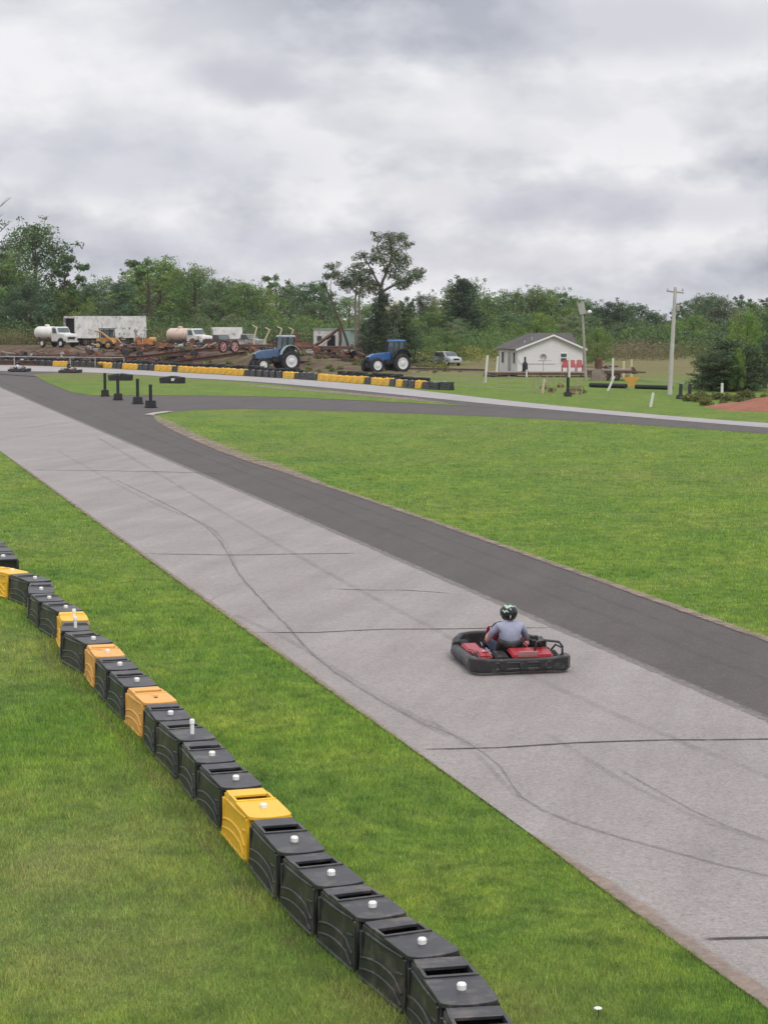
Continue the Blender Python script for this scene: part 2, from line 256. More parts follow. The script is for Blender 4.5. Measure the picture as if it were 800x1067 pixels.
# ------------------------------------------------------------------ mesh builder
class MB:
    def __init__(s): s.v = []; s.f = []
    def add(s, vs, fs, mtx=None):
        o = len(s.v)
        for v in vs:
            v = Vector(v); s.v.append(tuple(mtx @ v if mtx is not None else v))
        s.f += [tuple(i + o for i in f) for f in fs]; return s
    def box(s, c, d, rz=0.0, taper=(1, 1), rx=0.0, ry=0.0):
        x, y, z = d[0] / 2, d[1] / 2, d[2] / 2; tx, ty = taper
        vs = [(-x, -y, -z), (x, -y, -z), (x, y, -z), (-x, y, -z), (-x * tx, -y * ty, z), (x * tx, -y * ty, z), (x * tx, y * ty, z), (-x * tx, y * ty, z)]
        m = Matrix.Translation(c) @ Matrix.Rotation(rz, 4, 'Z') @ Matrix.Rotation(ry, 4, 'Y') @ Matrix.Rotation(rx, 4, 'X')
        return s.add(vs, [(0, 3, 2, 1), (4, 5, 6, 7), (0, 1, 5, 4), (1, 2, 6, 5), (2, 3, 7, 6), (3, 0, 4, 7)], m)
    def tube(s, pts, r, n=8, cap=True):
        pts = [Vector(p) for p in pts]; rs = r if isinstance(r, (list, tuple)) else [r] * len(pts)
        o = len(s.v); k = len(pts); prev = None
        for i, p in enumerate(pts):
            t = (pts[min(i + 1, k - 1)] - pts[max(i - 1, 0)])
            t = t.normalized() if t.length > 1e-9 else Vector((0, 0, 1))
            if prev is None:
                a = Vector((0, 0, 1)) if abs(t.z) < 0.9 else Vector((1, 0, 0)); u = t.cross(a).normalized()
            else:
                u = (prev - t * prev.dot(t)); u = u.normalized() if u.length > 1e-6 else t.orthogonal().normalized()
            prev = u; w = t.cross(u)
            for j in range(n):
                a = 2 * math.pi * j / n; s.v.append(tuple(p + (u * math.cos(a) + w * math.sin(a)) * rs[i]))
        for i in range(k - 1):
            for j in range(n):
                a = o + i * n + j; b = o + i * n + (j + 1) % n; s.f.append((a, b, b + n, a + n))
        if cap: s.f.append(tuple(o + j for j in range(n))[::-1]); s.f.append(tuple(o + (k - 1) * n + j for j in range(n)))
        return s
    def lathe(s, prof, c, axis='Y', n=20):      # prof: (radius, along)
        o = len(s.v); A = {'X': lambda r, a, t: (t, r * math.cos(a), r * math.sin(a)), 'Y': lambda r, a, t: (r * math.cos(a), t, r * math.sin(a)), 'Z': lambda r, a, t: (r * math.cos(a), r * math.sin(a), t)}[axis]
        for r, t in prof:
            for j in range(n): s.v.append(tuple(Vector(A(r, 2 * math.pi * j / n, t)) + Vector(c)))
        for i in range(len(prof) - 1):
            for j in range(n):
                a = o + i * n + j; b = o + i * n + (j + 1) % n; s.f.append((a, b, b + n, a + n))
        s.f.append(tuple(o + j for j in range(n))[::-1]); s.f.append(tuple(o + (len(prof) - 1) * n + j for j in range(n))); return s
    def prism(s, prof, a, b, plane='XZ'):       # 2D profile extruded from a to b along the third axis
        n = len(prof); mk = {'XZ': lambda p, t: (p[0], t, p[1]), 'YZ': lambda p, t: (t, p[0], p[1]), 'XY': lambda p, t: (p[0], p[1], t)}[plane]
        vs = [mk(p, a) for p in prof] + [mk(p, b) for p in prof]
        fs = [tuple(range(n))[::-1], tuple(range(n, 2 * n))] + [(i, (i + 1) % n, (i + 1) % n + n, i + n) for i in range(n)]
        return s.add(vs, fs)
    def sphere(s, c, r, n=16, m=10, sc=(1, 1, 1), z0=-1.0, z1=1.0):
        prof = []
        for i in range(m + 1):
            t = z0 + (z1 - z0) * i / m
            prof.append((math.sin(math.acos(max(-1, min(1, t)))) if abs(t) < 1 else 0.01, t))
        o = len(s.v)
        a0, a1 = math.asin(z0), math.asin(z1)
        for i in range(m + 1):
            ph = a0 + (a1 - a0) * i / m
            for j in range(n):
                a = 2 * math.pi * j / n; s.v.append((c[0] + r * sc[0] * max(math.cos(ph), .004) * math.cos(a), c[1] + r * sc[1] * max(math.cos(ph), .004) * math.sin(a), c[2] + r * sc[2] * math.sin(ph)))
        for i in range(m):
            for j in range(n):
                a = o + i * n + j; b = o + i * n + (j + 1) % n; s.f.append((a, b, b + n, a + n))
        s.f.append(tuple(o + j for j in range(n))[::-1]); s.f.append(tuple(o + m * n + j for j in range(n))); return s
    def build(s, name, m, parent=None, bevel=0.0, smooth=False, seg=2, angle=35, fix=True):
        me = bpy.data.meshes.new(name); me.from_pydata(s.v, [], s.f)
        bm = bmesh.new(); bm.from_mesh(me)
        if fix: bmesh.ops.recalc_face_normals(bm, faces=bm.faces)
        if bevel:
            es = [e for e in bm.edges if len(e.link_faces) == 2 and e.calc_face_angle(0) > R(30)]
            bmesh.ops.bevel(bm, geom=es, offset=bevel, segments=seg, affect='EDGES', clamp_overlap=True)
        bm.to_mesh(me); bm.free()
        me.materials.append(m)
        if smooth or bevel:
            me.polygons.foreach_set('use_smooth', [True] * len(me.polygons))
            try: me.set_sharp_from_angle(angle=R(angle))
            except Exception: pass
        o = bpy.data.objects.new(name, me); COL.objects.link(o)
        if parent: o.parent = parent
        return o
def thing(name, label, cat, loc=(0, 0, 0), rz=0.0, group=None):
    o = bpy.data.objects.new(name, None); COL.objects.link(o); o.empty_display_size = 0.2
    o.location = loc; o.rotation_euler = (0, 0, rz); o['label'] = label; o['category'] = cat
    if group: o['group'] = group
    return o
def tag(o, label, cat, group=None):
    o['label'] = label; o['category'] = cat
    if group: o['group'] = group
    return o
def dup(root, loc=None, rz=None, label=None, group=None, scale=None):
    r = root.copy(); COL.objects.link(r)
    if loc is not None: r.location = loc
    if rz is not None: r.rotation_euler = (0, 0, rz)
    if scale is not None: r.scale = scale
    if label: r['label'] = label
    if group: r['group'] = group
    for ch in KIDS(root):
        c = ch.copy(); COL.objects.link(c); c.parent = r
        for g in KIDS(ch):
            d = g.copy(); COL.objects.link(d); d.parent = c
    return r
def KIDS(o): return [c for c in COL.objects if c.parent == o]

# ------------------------------------------------------------------ sky and sun
w = bpy.data.worlds.new("World"); scene.world = w; w.use_nodes = True
nt = w.node_tree; N = nt.nodes; L = nt.links; N.clear()
wo = N.new('ShaderNodeOutputWorld'); bg = N.new('ShaderNodeBackground'); bg.inputs['Strength'].default_value = 0.1
sky = N.new('ShaderNodeTexSky'); sky.sky_type = 'NISHITA'; sky.sun_disc = False
SUN_EL, SUN_ROT = R(52), R(155)
sky.sun_elevation = SUN_EL; sky.sun_rotation = SUN_ROT; sky.air_density = 1.2; sky.dust_density = 2.5
tc = N.new('ShaderNodeTexCoord'); D_ = tc.outputs['Generated']
mp = N.new('ShaderNodeMapping'); mp.inputs['Scale'].default_value = (1, 1, 1.9); mp.inputs['Location'].default_value = (0.35, 0.0, 0.12); L.new(D_, mp.inputs['Vector'])
n1 = noise(N, L, mp.outputs[0], 6.5, 10, 0.56, 0.1)
mp2 = N.new('ShaderNodeMapping'); mp2.inputs['Scale'].default_value = (1, 1, 2.0); mp2.inputs['Location'].default_value = (1.7, 0.3, 0.4); L.new(D_, mp2.inputs['Vector'])
n2 = noise(N, L, mp2.outputs[0], 16.0, 8, 0.5, 0.1)
ad = N.new('ShaderNodeMath'); ad.operation = 'MULTIPLY_ADD'; L.new(n2, ad.inputs[0]); ad.inputs[1].default_value = 0.56; L.new(n1, ad.inputs[2])
K = 10.6
def c10(r, g, b, k=1.0): 
    a = lin((r, g, b)); return tuple(v * K * k for v in a)
# the ramp keeps values under 1; the product with K follows
cl = ramp(N, L, ad.outputs[0], [(0.62, lin((170, 174, 186))), (0.70, lin((194, 196, 205))), (0.78, lin((215, 216, 222))), (0.88, lin((241, 240, 243)))])
# individual darker and brighter clouds, set by direction
def dirmask(x, y, rx, ry):
    d = ray(x, y).normalized()
    s = N.new('ShaderNodeVectorMath'); s.operation = 'SUBTRACT'; L.new(D_, s.inputs[0]); s.inputs[1].default_value = tuple(d)
    wob = N.new('ShaderNodeTexNoise'); wob.inputs['Scale'].default_value = 34; wob.inputs['Detail'].default_value = 5; L.new(D_, wob.inputs['Vector'])
    wc = N.new('ShaderNodeVectorMath'); wc.operation = 'MULTIPLY_ADD'; L.new(wob.outputs['Color'], wc.inputs[0]); wc.inputs[1].default_value = (0.035, 0, 0.018); L.new(s.outputs[0], wc.inputs[2])
    v = N.new('ShaderNodeVectorMath'); v.operation = 'MULTIPLY'; L.new(wc.outputs[0], v.inputs[0]); v.inputs[1].default_value = (F / rx, 3, F / ry)
    o = N.new('ShaderNodeVectorMath'); o.operation = 'SUBTRACT'; L.new(v.outputs[0], o.inputs[0]); o.inputs[1].default_value = (0.0175 * F / rx, 0, 0.009 * F / ry)
    l = N.new('ShaderNodeVectorMath'); l.operation = 'LENGTH'; L.new(o.outputs[0], l.inputs[0])
    m = N.new('ShaderNodeMapRange'); m.interpolation_type = 'SMOOTHSTEP'; m.inputs['From Min'].default_value = 1; m.inputs['From Max'].default_value = 0.2; L.new(l.outputs['Value'], m.inputs[0])
    return m.outputs[0]
def scaled(f, k):
    q = N.new('ShaderNodeMath'); q.operation = 'MULTIPLY'; L.new(f, q.inputs[0]); q.inputs[1].default_value = k; return q.outputs[0]
for (x, y, rx, ry, k, col) in ((110, 60, 330, 130, 0.55, (240, 239, 242)), (540, 120, 420, 60, 0.6, (232, 231, 235)), (640, 25, 330, 60, 0.6, (186, 188, 199)), (120, 170, 330, 60, 0.5, (184, 187, 201)),
                          (255, 85, 85, 34, 0.75, (192, 192, 203)), (300, 95, 60, 20, 0.6, (196, 195, 206)),
                          (650, 215, 330, 34, 0.5, (196, 195, 208)), (455, 203, 62, 24, 0.8, (226, 225, 229)), (400, 190, 30, 16, .6, (224, 223, 228)), (500, 268, 300, 26, 0.45, (224, 220, 226)), (250, 255, 260, 30, 0.45, (200, 200, 213))):
    cl = mix(N, L, scaled(dirmask(x, y, rx, ry), k), cl, lin(col))
gain = N.new('ShaderNodeSeparateXYZ'); L.new(D_, gain.inputs[0])
gr = N.new('ShaderNodeMapRange'); gr.inputs['From Min'].default_value = 0.17; gr.inputs['From Max'].default_value = 0.9; gr.inputs['To Min'].default_value = 1.0; gr.inputs['To Max'].default_value = 1.75; L.new(gain.outputs['Z'], gr.inputs[0])
kk = N.new('ShaderNodeMath'); kk.operation = 'MULTIPLY'; L.new(gr.outputs[0], kk.inputs[0]); kk.inputs[1].default_value = K
vm = N.new('ShaderNodeVectorMath'); vm.operation = 'SCALE'; L.new(cl, vm.inputs[0]); L.new(kk.outputs[0], vm.inputs['Scale'])
fin = mix(N, L, 0.94, sky.outputs['Color'], vm.outputs[0])
L.new(fin, bg.inputs['Color']); L.new(bg.outputs[0], wo.inputs[0])
sd = bpy.data.lights.new('sun', 'SUN'); sd.energy = 1.5; sd.angle = R(25); sd.color = (1, 0.965, 0.92)
so = bpy.data.objects.new('sun', sd); COL.objects.link(so); so.rotation_euler = (R(90) - SUN_EL, 0, R(180) - SUN_ROT)
scene.view_settings.view_transform = 'Standard'; scene.view_settings.look = 'None'; scene.view_settings.exposure = 0.0; scene.view_settings.gamma = 1
# ------------------------------------------------------------------ land
def structure(o): o['kind'] = 'structure'; return o
def stuff(o): o['kind'] = 'stuff'; return o
def land():
    xs = [-1500, -700, -400, -250] + [-180 + 3 * i for i in range(34)] + [-79 + 1.5 * i for i in range(74)] + [34 + 5 * i for i in range(20)] + [180, 250, 400, 700, 1500]
    ys = [-300, -100, -20, 10, 60, 110, 150] + [160 + 1.5 * i for i in range(80)] + [285, 300, 330, 400, 600, 1200, 2500]
    vs = [(x, y, GH(x, y)) for y in ys for x in xs]; n = len(xs)
    fs = [(j * n + i, j * n + i + 1, (j + 1) * n + i + 1, (j + 1) * n + i) for j in range(len(ys) - 1) for i in range(n - 1)]
    me = bpy.data.meshes.new('ground'); me.from_pydata(vs, [], fs); me.materials.append(M['turf'])
    me.polygons.foreach_set('use_smooth', [True] * len(me.polygons))
    yd = []
    for x, y, z in vs:
        if y < 150 or y > 300: yd.append(0.0); continue
        u = CX + F * x / y; Yf = 10400 / (372 + .045 * max(u, -100) - 330 - (-2.0))
        yd.append(sstep(-3, 3, y - Yf) * (1 - sstep(255, 275, y)) * (1 - sstep(420, 480, u)) * (0.58 - .14 * sstep(300, 400, u)))
    at = me.attributes.new('yard', 'FLOAT', 'POINT'); at.data.foreach_set('value', yd)
    o = bpy.data.objects.new('ground', me); COL.objects.link(o); structure(o)
land()
def smooth_poly(pts, step=None):
    """Catmull-Rom through points (closed=False)"""
    out = []
    P = [pts[0]] + list(pts) + [pts[-1]]
    for i in range(1, len(P) - 2):
        p0, p1, p2, p3 = (Vector(P[i + k]) for k in (-1, 0, 1, 2))
        L_ = (p2 - p1).length; k = max(1, int(L_ / (step or 2.0)))
        for j in range(k):
            t = j / k; out.append(0.5 * ((2 * p1) + (-p0 + p2) * t + (2 * p0 - 5 * p1 + 4 * p2 - p3) * t * t + (-p0 + 3 * p1 - 3 * p2 + p3) * t ** 3))
    out.append(Vector(P[-2])); return out
def GP(pts): return [G(x, y) for x, y in pts]
def sheet(name, pts, z, m, depth=None):
    bm = bmesh.new(); vs = [bm.verts.new((p.x, p.y, z)) for p in pts]; f = bm.faces.new(vs)
    bmesh.ops.triangulate(bm, faces=[f]); 
    for f in bm.faces:
        if f.normal.z < 0: f.normal_flip()
    me = bpy.data.meshes.new(name); bm.to_mesh(me); bm.free(); me.materials.append(m)
    o = bpy.data.objects.new(name, me); COL.objects.link(o); return structure(o)
def densify(pts, st):
    out = []
    for a, b_ in zip(pts[:-1], pts[1:]):
        k = max(1, int((b_ - a).length / st)); out += [a.lerp(b_, j / k) for j in range(k)]
    return out + [pts[-1]]
def ribbon(name, pts, wl, wr, z, m, hf=False, zf=None):
    if name == 'soil_verge': pts = densify(pts, 0.6)
    """strip along a path; 'edge' is 0.5 down the middle and 0 at its sides"""
    pts = [Vector(p) for p in pts]; vs = []; fs = []; ed = []
    for i, p in enumerate(pts):
        t = (pts[min(i + 1, len(pts) - 1)] - pts[max(i - 1, 0)]); t.z = 0; t.normalize(); nrm = Vector((-t.y, t.x, 0))
        endf = 0.0 if i in (0, len(pts) - 1) else 1.0
        tw = min(1, (min(i, len(pts) - 1 - i) + .15) / max(1, min(12, len(pts) / 3)))
        for k, (o_, e) in enumerate(((wl, 0), (wl * .45, .5), (0, .5), (-wr * .45, .5), (-wr, 0))):
            o_ *= tw if name == 'soil_verge' else 1; q = p + nrm * o_; zz = (zf(q.x, q.y) if zf else 0) + z
            vs.append((q.x, q.y, zz)); ed.append(e * endf)
    for i in range(len(pts) - 1):
        for k in range(4):
            a = i * 5 + k; fs.append((a, a + 1, a + 6, a + 5))
    me = bpy.data.meshes.new(name); me.from_pydata(vs, [], fs); me.materials.append(m)
    at = me.attributes.new('edge', 'FLOAT', 'POINT'); at.data.foreach_set('value', ed)
    bm = bmesh.new(); bm.from_mesh(me); bmesh.ops.recalc_face_normals(bm, faces=bm.faces)
    if sum(f.normal.z for f in bm.faces) < 0: bmesh.ops.reverse_faces(bm, faces=bm.faces)
    bm.to_mesh(me); bm.free()
    o = bpy.data.objects.new(name, me); COL.objects.link(o); return structure(o)

conc_left = smooth_poly(GP([(-60, 427), (0, 470), (110, 550), (440, 789), (800, 1050), (1000, 1195)]))
conc_right = smooth_poly(GP([(-60, 378), (0, 403), (230, 502.5), (545, 639), (800, 750), (1300, 967)]))
CONC = conc_left + conc_right[::-1]
a_top = smooth_poly(GP([(-60, 386), (0, 386), (101, 388), (202, 393.7), (270, 397.7), (355, 405), (425, 412), (530, 422.5), (660, 434), (800, 445.5), (1000, 461)]))
a_mid = smooth_poly(GP([(1000, 467), (800, 452), (640, 441), (530, 435), (390, 429.5), (250, 426), (178, 429), (160, 433), (165, 440), (180, 447), (215, 463), (250, 477), (300, 493), (400, 526), (527, 570), (800, 667), (1300, 846)]))
ASPH = a_top + a_mid + conc_right[::-1][:]
ASPH_IN = ASPH
# the dark asphalt runs 0.4 m in under the concrete
sheet('asphalt_road', ASPH, 0.008, M['asphalt'])
sheet('concrete_track', CONC, 0.014, M['concrete'])
f_top = smooth_poly(GP([(-200, 374), (-60, 379), (0, 380.3), (101, 383.6), (202, 389), (270, 393), (320, 396), (390, 401.5), (439, 407), (530, 417.5), (625, 427), (730, 436), (800, 441), (1000, 454)]))
f_bot = smooth_poly(GP([(-200, 379), (-60, 384.8), (0, 386.3), (101, 388.3), (202, 394), (270, 398), (355, 405.3), (425, 412.3), (530, 422.8), (660, 434.3), (800, 445.8), (1000, 461.3)]))
FARC = f_top + f_bot[::-1]
sheet('far_track', FARC, 0.014, M['far_concrete'])
ISL = smooth_poly(GP([(34, 390.5), (60, 388.6), (108, 388.8), (202, 394.8), (270, 399.3), (320, 404.5), (407, 413.5), (467, 420.5), (490, 423.5), (460, 421.8), (355, 416.5), (270, 413.3), (152, 412), (111, 412.5), (78, 409.5), (50, 399)]))
sheet('grass_island', ISL, 0.02, M['turf'])
# worn soil where turf meets paving
ribbon('soil_verge', smooth_poly(GP([(165, 440), (180, 447), (215, 463), (250, 477), (300, 493.5), (400, 526.5), (527, 570.5), (800, 667.5), (1100, 775)])), 0.18, 0.20, 0.024, M['edge_dirt'])
ribbon('soil_verge', smooth_poly(GP([(158, 432), (180, 446), (215, 462), (250, 476), (300, 492), (345, 507)])), 0.8, 0.45, 0.028, M['edge_dirt'])
ribbon('soil_verge', smooth_poly(GP([(540, 862), (640, 934), (730, 999), (800, 1049), (1000, 1193)])), 0.22, 0.08, 0.026, M['edge_dirt'])
ribbon('soil_verge', smooth_poly(GP([(0, 470.4), (110, 550.4), (300, 688), (440, 789.4), (540, 862)])), 0.10, 0.07, 0.026, M['edge_dirt'])
ribbon('soil_verge', smooth_poly(GP([(240, 400), (300, 405.5), (407, 414.5), (470, 421)])), 1.6, 1.0, 0.03, M['edge_dirt'])
# paving seams and tyre marks
def seam(pts, w=0.035, m='seam', name='paving_seam', z=0.02):
    P = smooth_poly(GP(pts), 0.5); rr = random.Random(int(pts[0][0]))
    P = [p + Vector((rr.uniform(-.012, .012), rr.uniform(-.03, .03), 0)) for p in P]
    ribbon(name, P, w, w, z, M[m])
seam([(28, 490), (110, 491), (200, 493), (232, 494.5)], 0.06)
seam([(148, 577.5), (230, 579), (320, 578), (383, 577)], 0.045)
seam([(262, 660), (330, 660), (400, 657), (505, 656), (580, 655)], 0.04)
seam([(432, 783), (520, 781), (600, 776), (700, 773), (900, 771)], 0.042)
seam([(712, 983), (760, 980), (800, 979), (900, 976)], 0.045)
for pts in ([(120, 500), (190, 535), (225, 560), (250, 600), (300, 655), (340, 695), (420, 745), (480, 772), (520, 800), (545, 834), (600, 862), (700, 890), (800, 915), (900, 935)], [(236, 578), (262, 574), (300, 566)], [(640, 800), (720, 846), (800, 878), (880, 900)]): seam(pts, .022, 'crack_line', 'paving_crack', 0.024)
seam([(330, 614), (390, 616), (420, 616), (480, 620)], 0.03)
for pts, wd in (([(120, 500), (190, 535), (230, 560), (250, 600), (300, 655), (340, 695), (420, 745), (480, 775)], 0.07),
                ([(440, 745), (500, 790), (540, 832), (600, 860), (700, 890), (800, 915), (900, 935)], 0.06),
                ([(240, 640), (300, 668), (400, 730), (520, 790)], 0.09), ([(560, 760), (640, 810), (740, 860), (830, 890)], 0.08),
                ([(60, 470), (150, 520), (215, 548), (235, 575)], 0.1), ([(200, 640), (232, 620), (262, 612), (290, 610)], 0.04),
                ([(100, 455), (250, 545), (420, 640), (640, 745), (900, 850)], 0.12)):
    seam(pts, wd, 'tyre_mark', 'tyre_mark', 0.022)
for pts, wd in (([(0, 398), (200, 472), (420, 560), (700, 670), (900, 750)], 0.16), ([(60, 400), (180, 455), (420, 545), (800, 690)], 0.12), ([(230, 470), (260, 474), (300, 484)], .15)):
    seam(pts, wd, 'tyre_mark', 'tyre_mark', 0.016)
# dusty, crumbled join of the two pavings
M['join'] = mat_overlay('crumbled_join', (0.20, 0.185, 0.175), (0.26, 0.24, 0.225), 0.85, 3.5, 0.25, 0.6)
ribbon('paving_join', densify(smooth_poly(GP([(0, 403.6), (230, 503), (545, 639.6), (800, 750.8), (1000, 838)])), .5), .12, .16, 0.018, M['join'])
# white kerb stones at the nose of the infield
mb = MB()
P = smooth_poly(GP([(155, 433), (163, 431.3), (176, 429.6)]), 0.6)
for a, b in zip(P[:-1], P[1:]):
    c = (a + b) / 2; mb.box((c.x, c.y, 0.045), ((b - a).length * 0.98, 0.45, 0.05), math.atan2(b.y - a.y, b.x - a.x))
o = mb.build('kerb', mat('worn_kerb', (0.42, 0.39, 0.36), 0.8, 0.3, 3), bevel=0.01); structure(o)
# soil of the scrap yard on the bank, and red earth heap
def patch(name, u0, u1, Y0f, Y1f, m, z, nu=60, ny=14):
    vs, ed, fs = [], [], []
    for j in range(ny + 1):
        for i in range(nu + 1):
            u = u0 + (u1 - u0) * i / nu; Y = Y0f(u) + (Y1f(u) - Y0f(u)) * j / ny
            p = YD(u, Y); vs.append((p.x, p.y, p.z + z)); e = min(i, nu - i, j * 1.2, (ny - j)) / 2.5; ed.append(min(0.6, e * .3))
    for j in range(ny):
        for i in range(nu):
            a = j * (nu + 1) + i; fs.append((a, a + 1, a + nu + 2, a + nu + 1))
    me = bpy.data.meshes.new(name); me.from_pydata(vs, [], fs); me.materials.append(m)
    at = me.attributes.new('edge', 'FLOAT', 'POINT'); at.data.foreach_set('value', ed)
    o = bpy.data.objects.new(name, me); COL.objects.link(o); return structure(o)
def mound(name, c, rx, ry, h, m, seed):
    rr = random.Random(seed); vs = []; fs = []; n = 28
    for j in range(n + 1):
        for i in range(n + 1):
            x = -1 + 2 * i / n; y = -1 + 2 * j / n; d = math.sqrt(x * x + y * y)
            hh = max(0, 1 - d) ** 0.8 * h * (1 + 0.35 * math.sin(5 * x + seed) * math.cos(4 * y)) + (rr.uniform(-.06, .06) * h if d < 1 else 0)
            vs.append((c[0] + x * rx, c[1] + y * ry, hh - 0.03 if d < 1 else -0.05))
    for j in range(n):
        for i in range(n):
            a = j * (n + 1) + i; fs.append((a, a + 1, a + n + 2, a + n + 1))
    me = bpy.data.meshes.new(name); me.from_pydata(vs, [], fs); me.materials.append(m)
    me.polygons.foreach_set('use_smooth', [True] * len(me.polygons))
    o = bpy.data.objects.new(name, me); COL.objects.link(o); return structure(o)
M['red_heap'] = mat('red_earth', (0.26, 0.095, 0.055), 0.95, 0.3, 0.7, bump=0.6)
p = G(832, 425); mound('earth_heap', (p.x, p.y), 5.4, 6, .7, M['red_heap'], 3)

# ------------------------------------------------------------------ barrier blocks
BL, BW, BH = 1.08, 0.40, 0.47
def block_mesh(name, body_mat):
    """one hollow plastic block: near end y=0 with a rounded tongue, far end y=BL"""
    root_parts = []
    m = MB(); hw = BW / 2; z1 = BH
    # side walls, leaning out a little towards the ground
    for s in (-1, 1):
        m.add([(s * hw, .05, z1 - .03), (s * hw, BL - .05, z1 - .03), (s * (hw + .035), BL - .03, 0), (s * (hw + .035), .07, 0),
               (s * (hw - .03), .05, z1 - .03), (s * (hw - .03), BL - .05, z1 - .03), (s * (hw + .0), BL - .03, 0), (s * (hw + .0), .07, 0)],
              [(0, 1, 2, 3), (7, 6, 5, 4), (0, 4, 5, 1), (1, 5, 6, 2), (2, 6, 7, 3), (3, 7, 4, 0)])
    # end walls
    for y in (.09, BL - .07): m.box((0, y, (z1 - .03) / 2), (BW - .03, .03, z1 - .04))
    # top plate: near tongue with an arc edge, then lip, frame of the hand slot, far plate
    arc = [(hw * math.cos(a), 0.035 - 0.075 * math.sin(a)) for a in [math.pi * k / 12 for k in range(13)]]
    slot0, slot1, sw = .56, .80, hw * .86
    m.prism([(-hw - .012, slot0 - .02), (-hw - .012, .06)] + [(-x * 1.04, y) for x, y in arc] + [(hw + .012, .06), (hw + .012, slot0 - .02)], z1 - .032, z1 + .002, 'XY')
    m.prism([(-hw, slot0 - .02), (hw, slot0 - .02), (hw, slot0), (sw, slot0 + .012), (-sw, slot0 + .012), (-hw, slot0)], z1 - .032, z1 + .014, 'XY')
    m.box((-(hw + sw) / 2, (slot0 + slot1) / 2, z1 - .014), (hw - sw, slot1 - slot0 + .0, .034)); m.box(((hw + sw) / 2, (slot0 + slot1) / 2, z1 - .014), (hw - sw, slot1 - slot0, .034))
    m.prism([(-hw, slot1), (hw, slot1), (hw - .01, BL - .07), (-hw + .01, BL - .07)], z1 - .034, z1 - .006, 'XY')
    # raised rails under the top edge of each side
    for s in (-1, 1):
        xs = lambda z: s * (hw + .035 * (1 - z / z1) + .004)
        m.tube([(xs(.425), .14, .425), (xs(.40), BL * .5, .405), (xs(.385), BL * .86, .40)], [.014, .016, .014], 6)
        for z0, dz, r in ((.235, .06, .014), (.145, .055, .013)):
            m.tube([(xs(z0 - .03), BL - .08, z0 - .05)] + [(xs(z0), BL * (1 - t), z0 + dz * math.sin(math.pi * min(1, t * 1.15)) - .05 * (1 - t) - .02) for t in (.18, .32, .46, .6, .74)] + [(xs(z0 - .06), BL * .12, z0 - .085)], r, 6)
        m.tube([(xs(.03), .09, .03), (xs(.03), BL - .05, .03)], .018, 6)
        m.tube([(xs(.3), .12, .30), (xs(.3), .27, .28)], .012, 6)
        m.box((s * (hw + .012), .075, .23), (.03, .035, .40)); m.box((s * (hw + .012), BL - .075, .21), (.03, .035, .38))
    # floor of the slot, coloured near-black for the shade down there
    body = m.build('body', body_mat, bevel=.004, seg=1)
    r = MB().box((0, (slot0 + slot1) / 2, .25), (sw * 2 + .02, slot1 - slot0 + .04, .02)); rec = r.build('slot', M['recess_shade'])
    return body, rec
def make_block(kind, pin_h=.035, pin_at=0.27):
    root = thing('barrier_block', 'x', 'barrier block')
    body, rec = block_mesh('barrier', M[kind]); body.parent = root; rec.parent = root
    if pin_h > 0:
        p = MB().lathe([(.021, -.04), (.021, 0), (.034, .001), (.036, pin_h), (.028, pin_h + .012)] if pin_h < .1 else [(.024, -.04), (.024, pin_h - .05), (.030, pin_h - .045), (.030, pin_h), (.024, pin_h + .01)], (0, pin_at, BH + .002), 'Z', 14)
        p.build('pin', M['white_pin'], root, smooth=True)
    else:
        p = MB().lathe([(.026, 0), (.026, .006)], (0, pin_at, BH + .002), 'Z', 12); p.build('pin_hole', M['recess_shade'], root)
    return root
protos = {('black_plastic', 's'): make_block('black_plastic'), ('yellow_plastic', 's'): make_block('yellow_plastic'), ('faded_yellow', 'h'): make_block('faded_yellow', 0),
          ('black_plastic', 't'): make_block('black_plastic', .16), ('yellow_plastic', 't'): make_block('yellow_plastic', .13), ('faded_yellow', 's'): make_block('faded_yellow')}
used = set()
def place_block(kind, var, loc, rz, label, group=None, scale=(1, 1, 1)):
    r = protos[(kind, var)]
    if (kind, var) not in used:
        used.add((kind, var)); r.location = loc; r.rotation_euler = (0, 0, rz); r.scale = scale; r['label'] = label
        if group: r['group'] = group
        return r
    r = dup(r, loc, rz, label, None, scale)
    if group: r['group'] = group
    elif 'group' in r: del r['group']
    return r
B, Y_, FY = 'black_plastic', 'yellow_plastic', 'faded_yellow'
FG = 'row of barrier blocks across the grass'
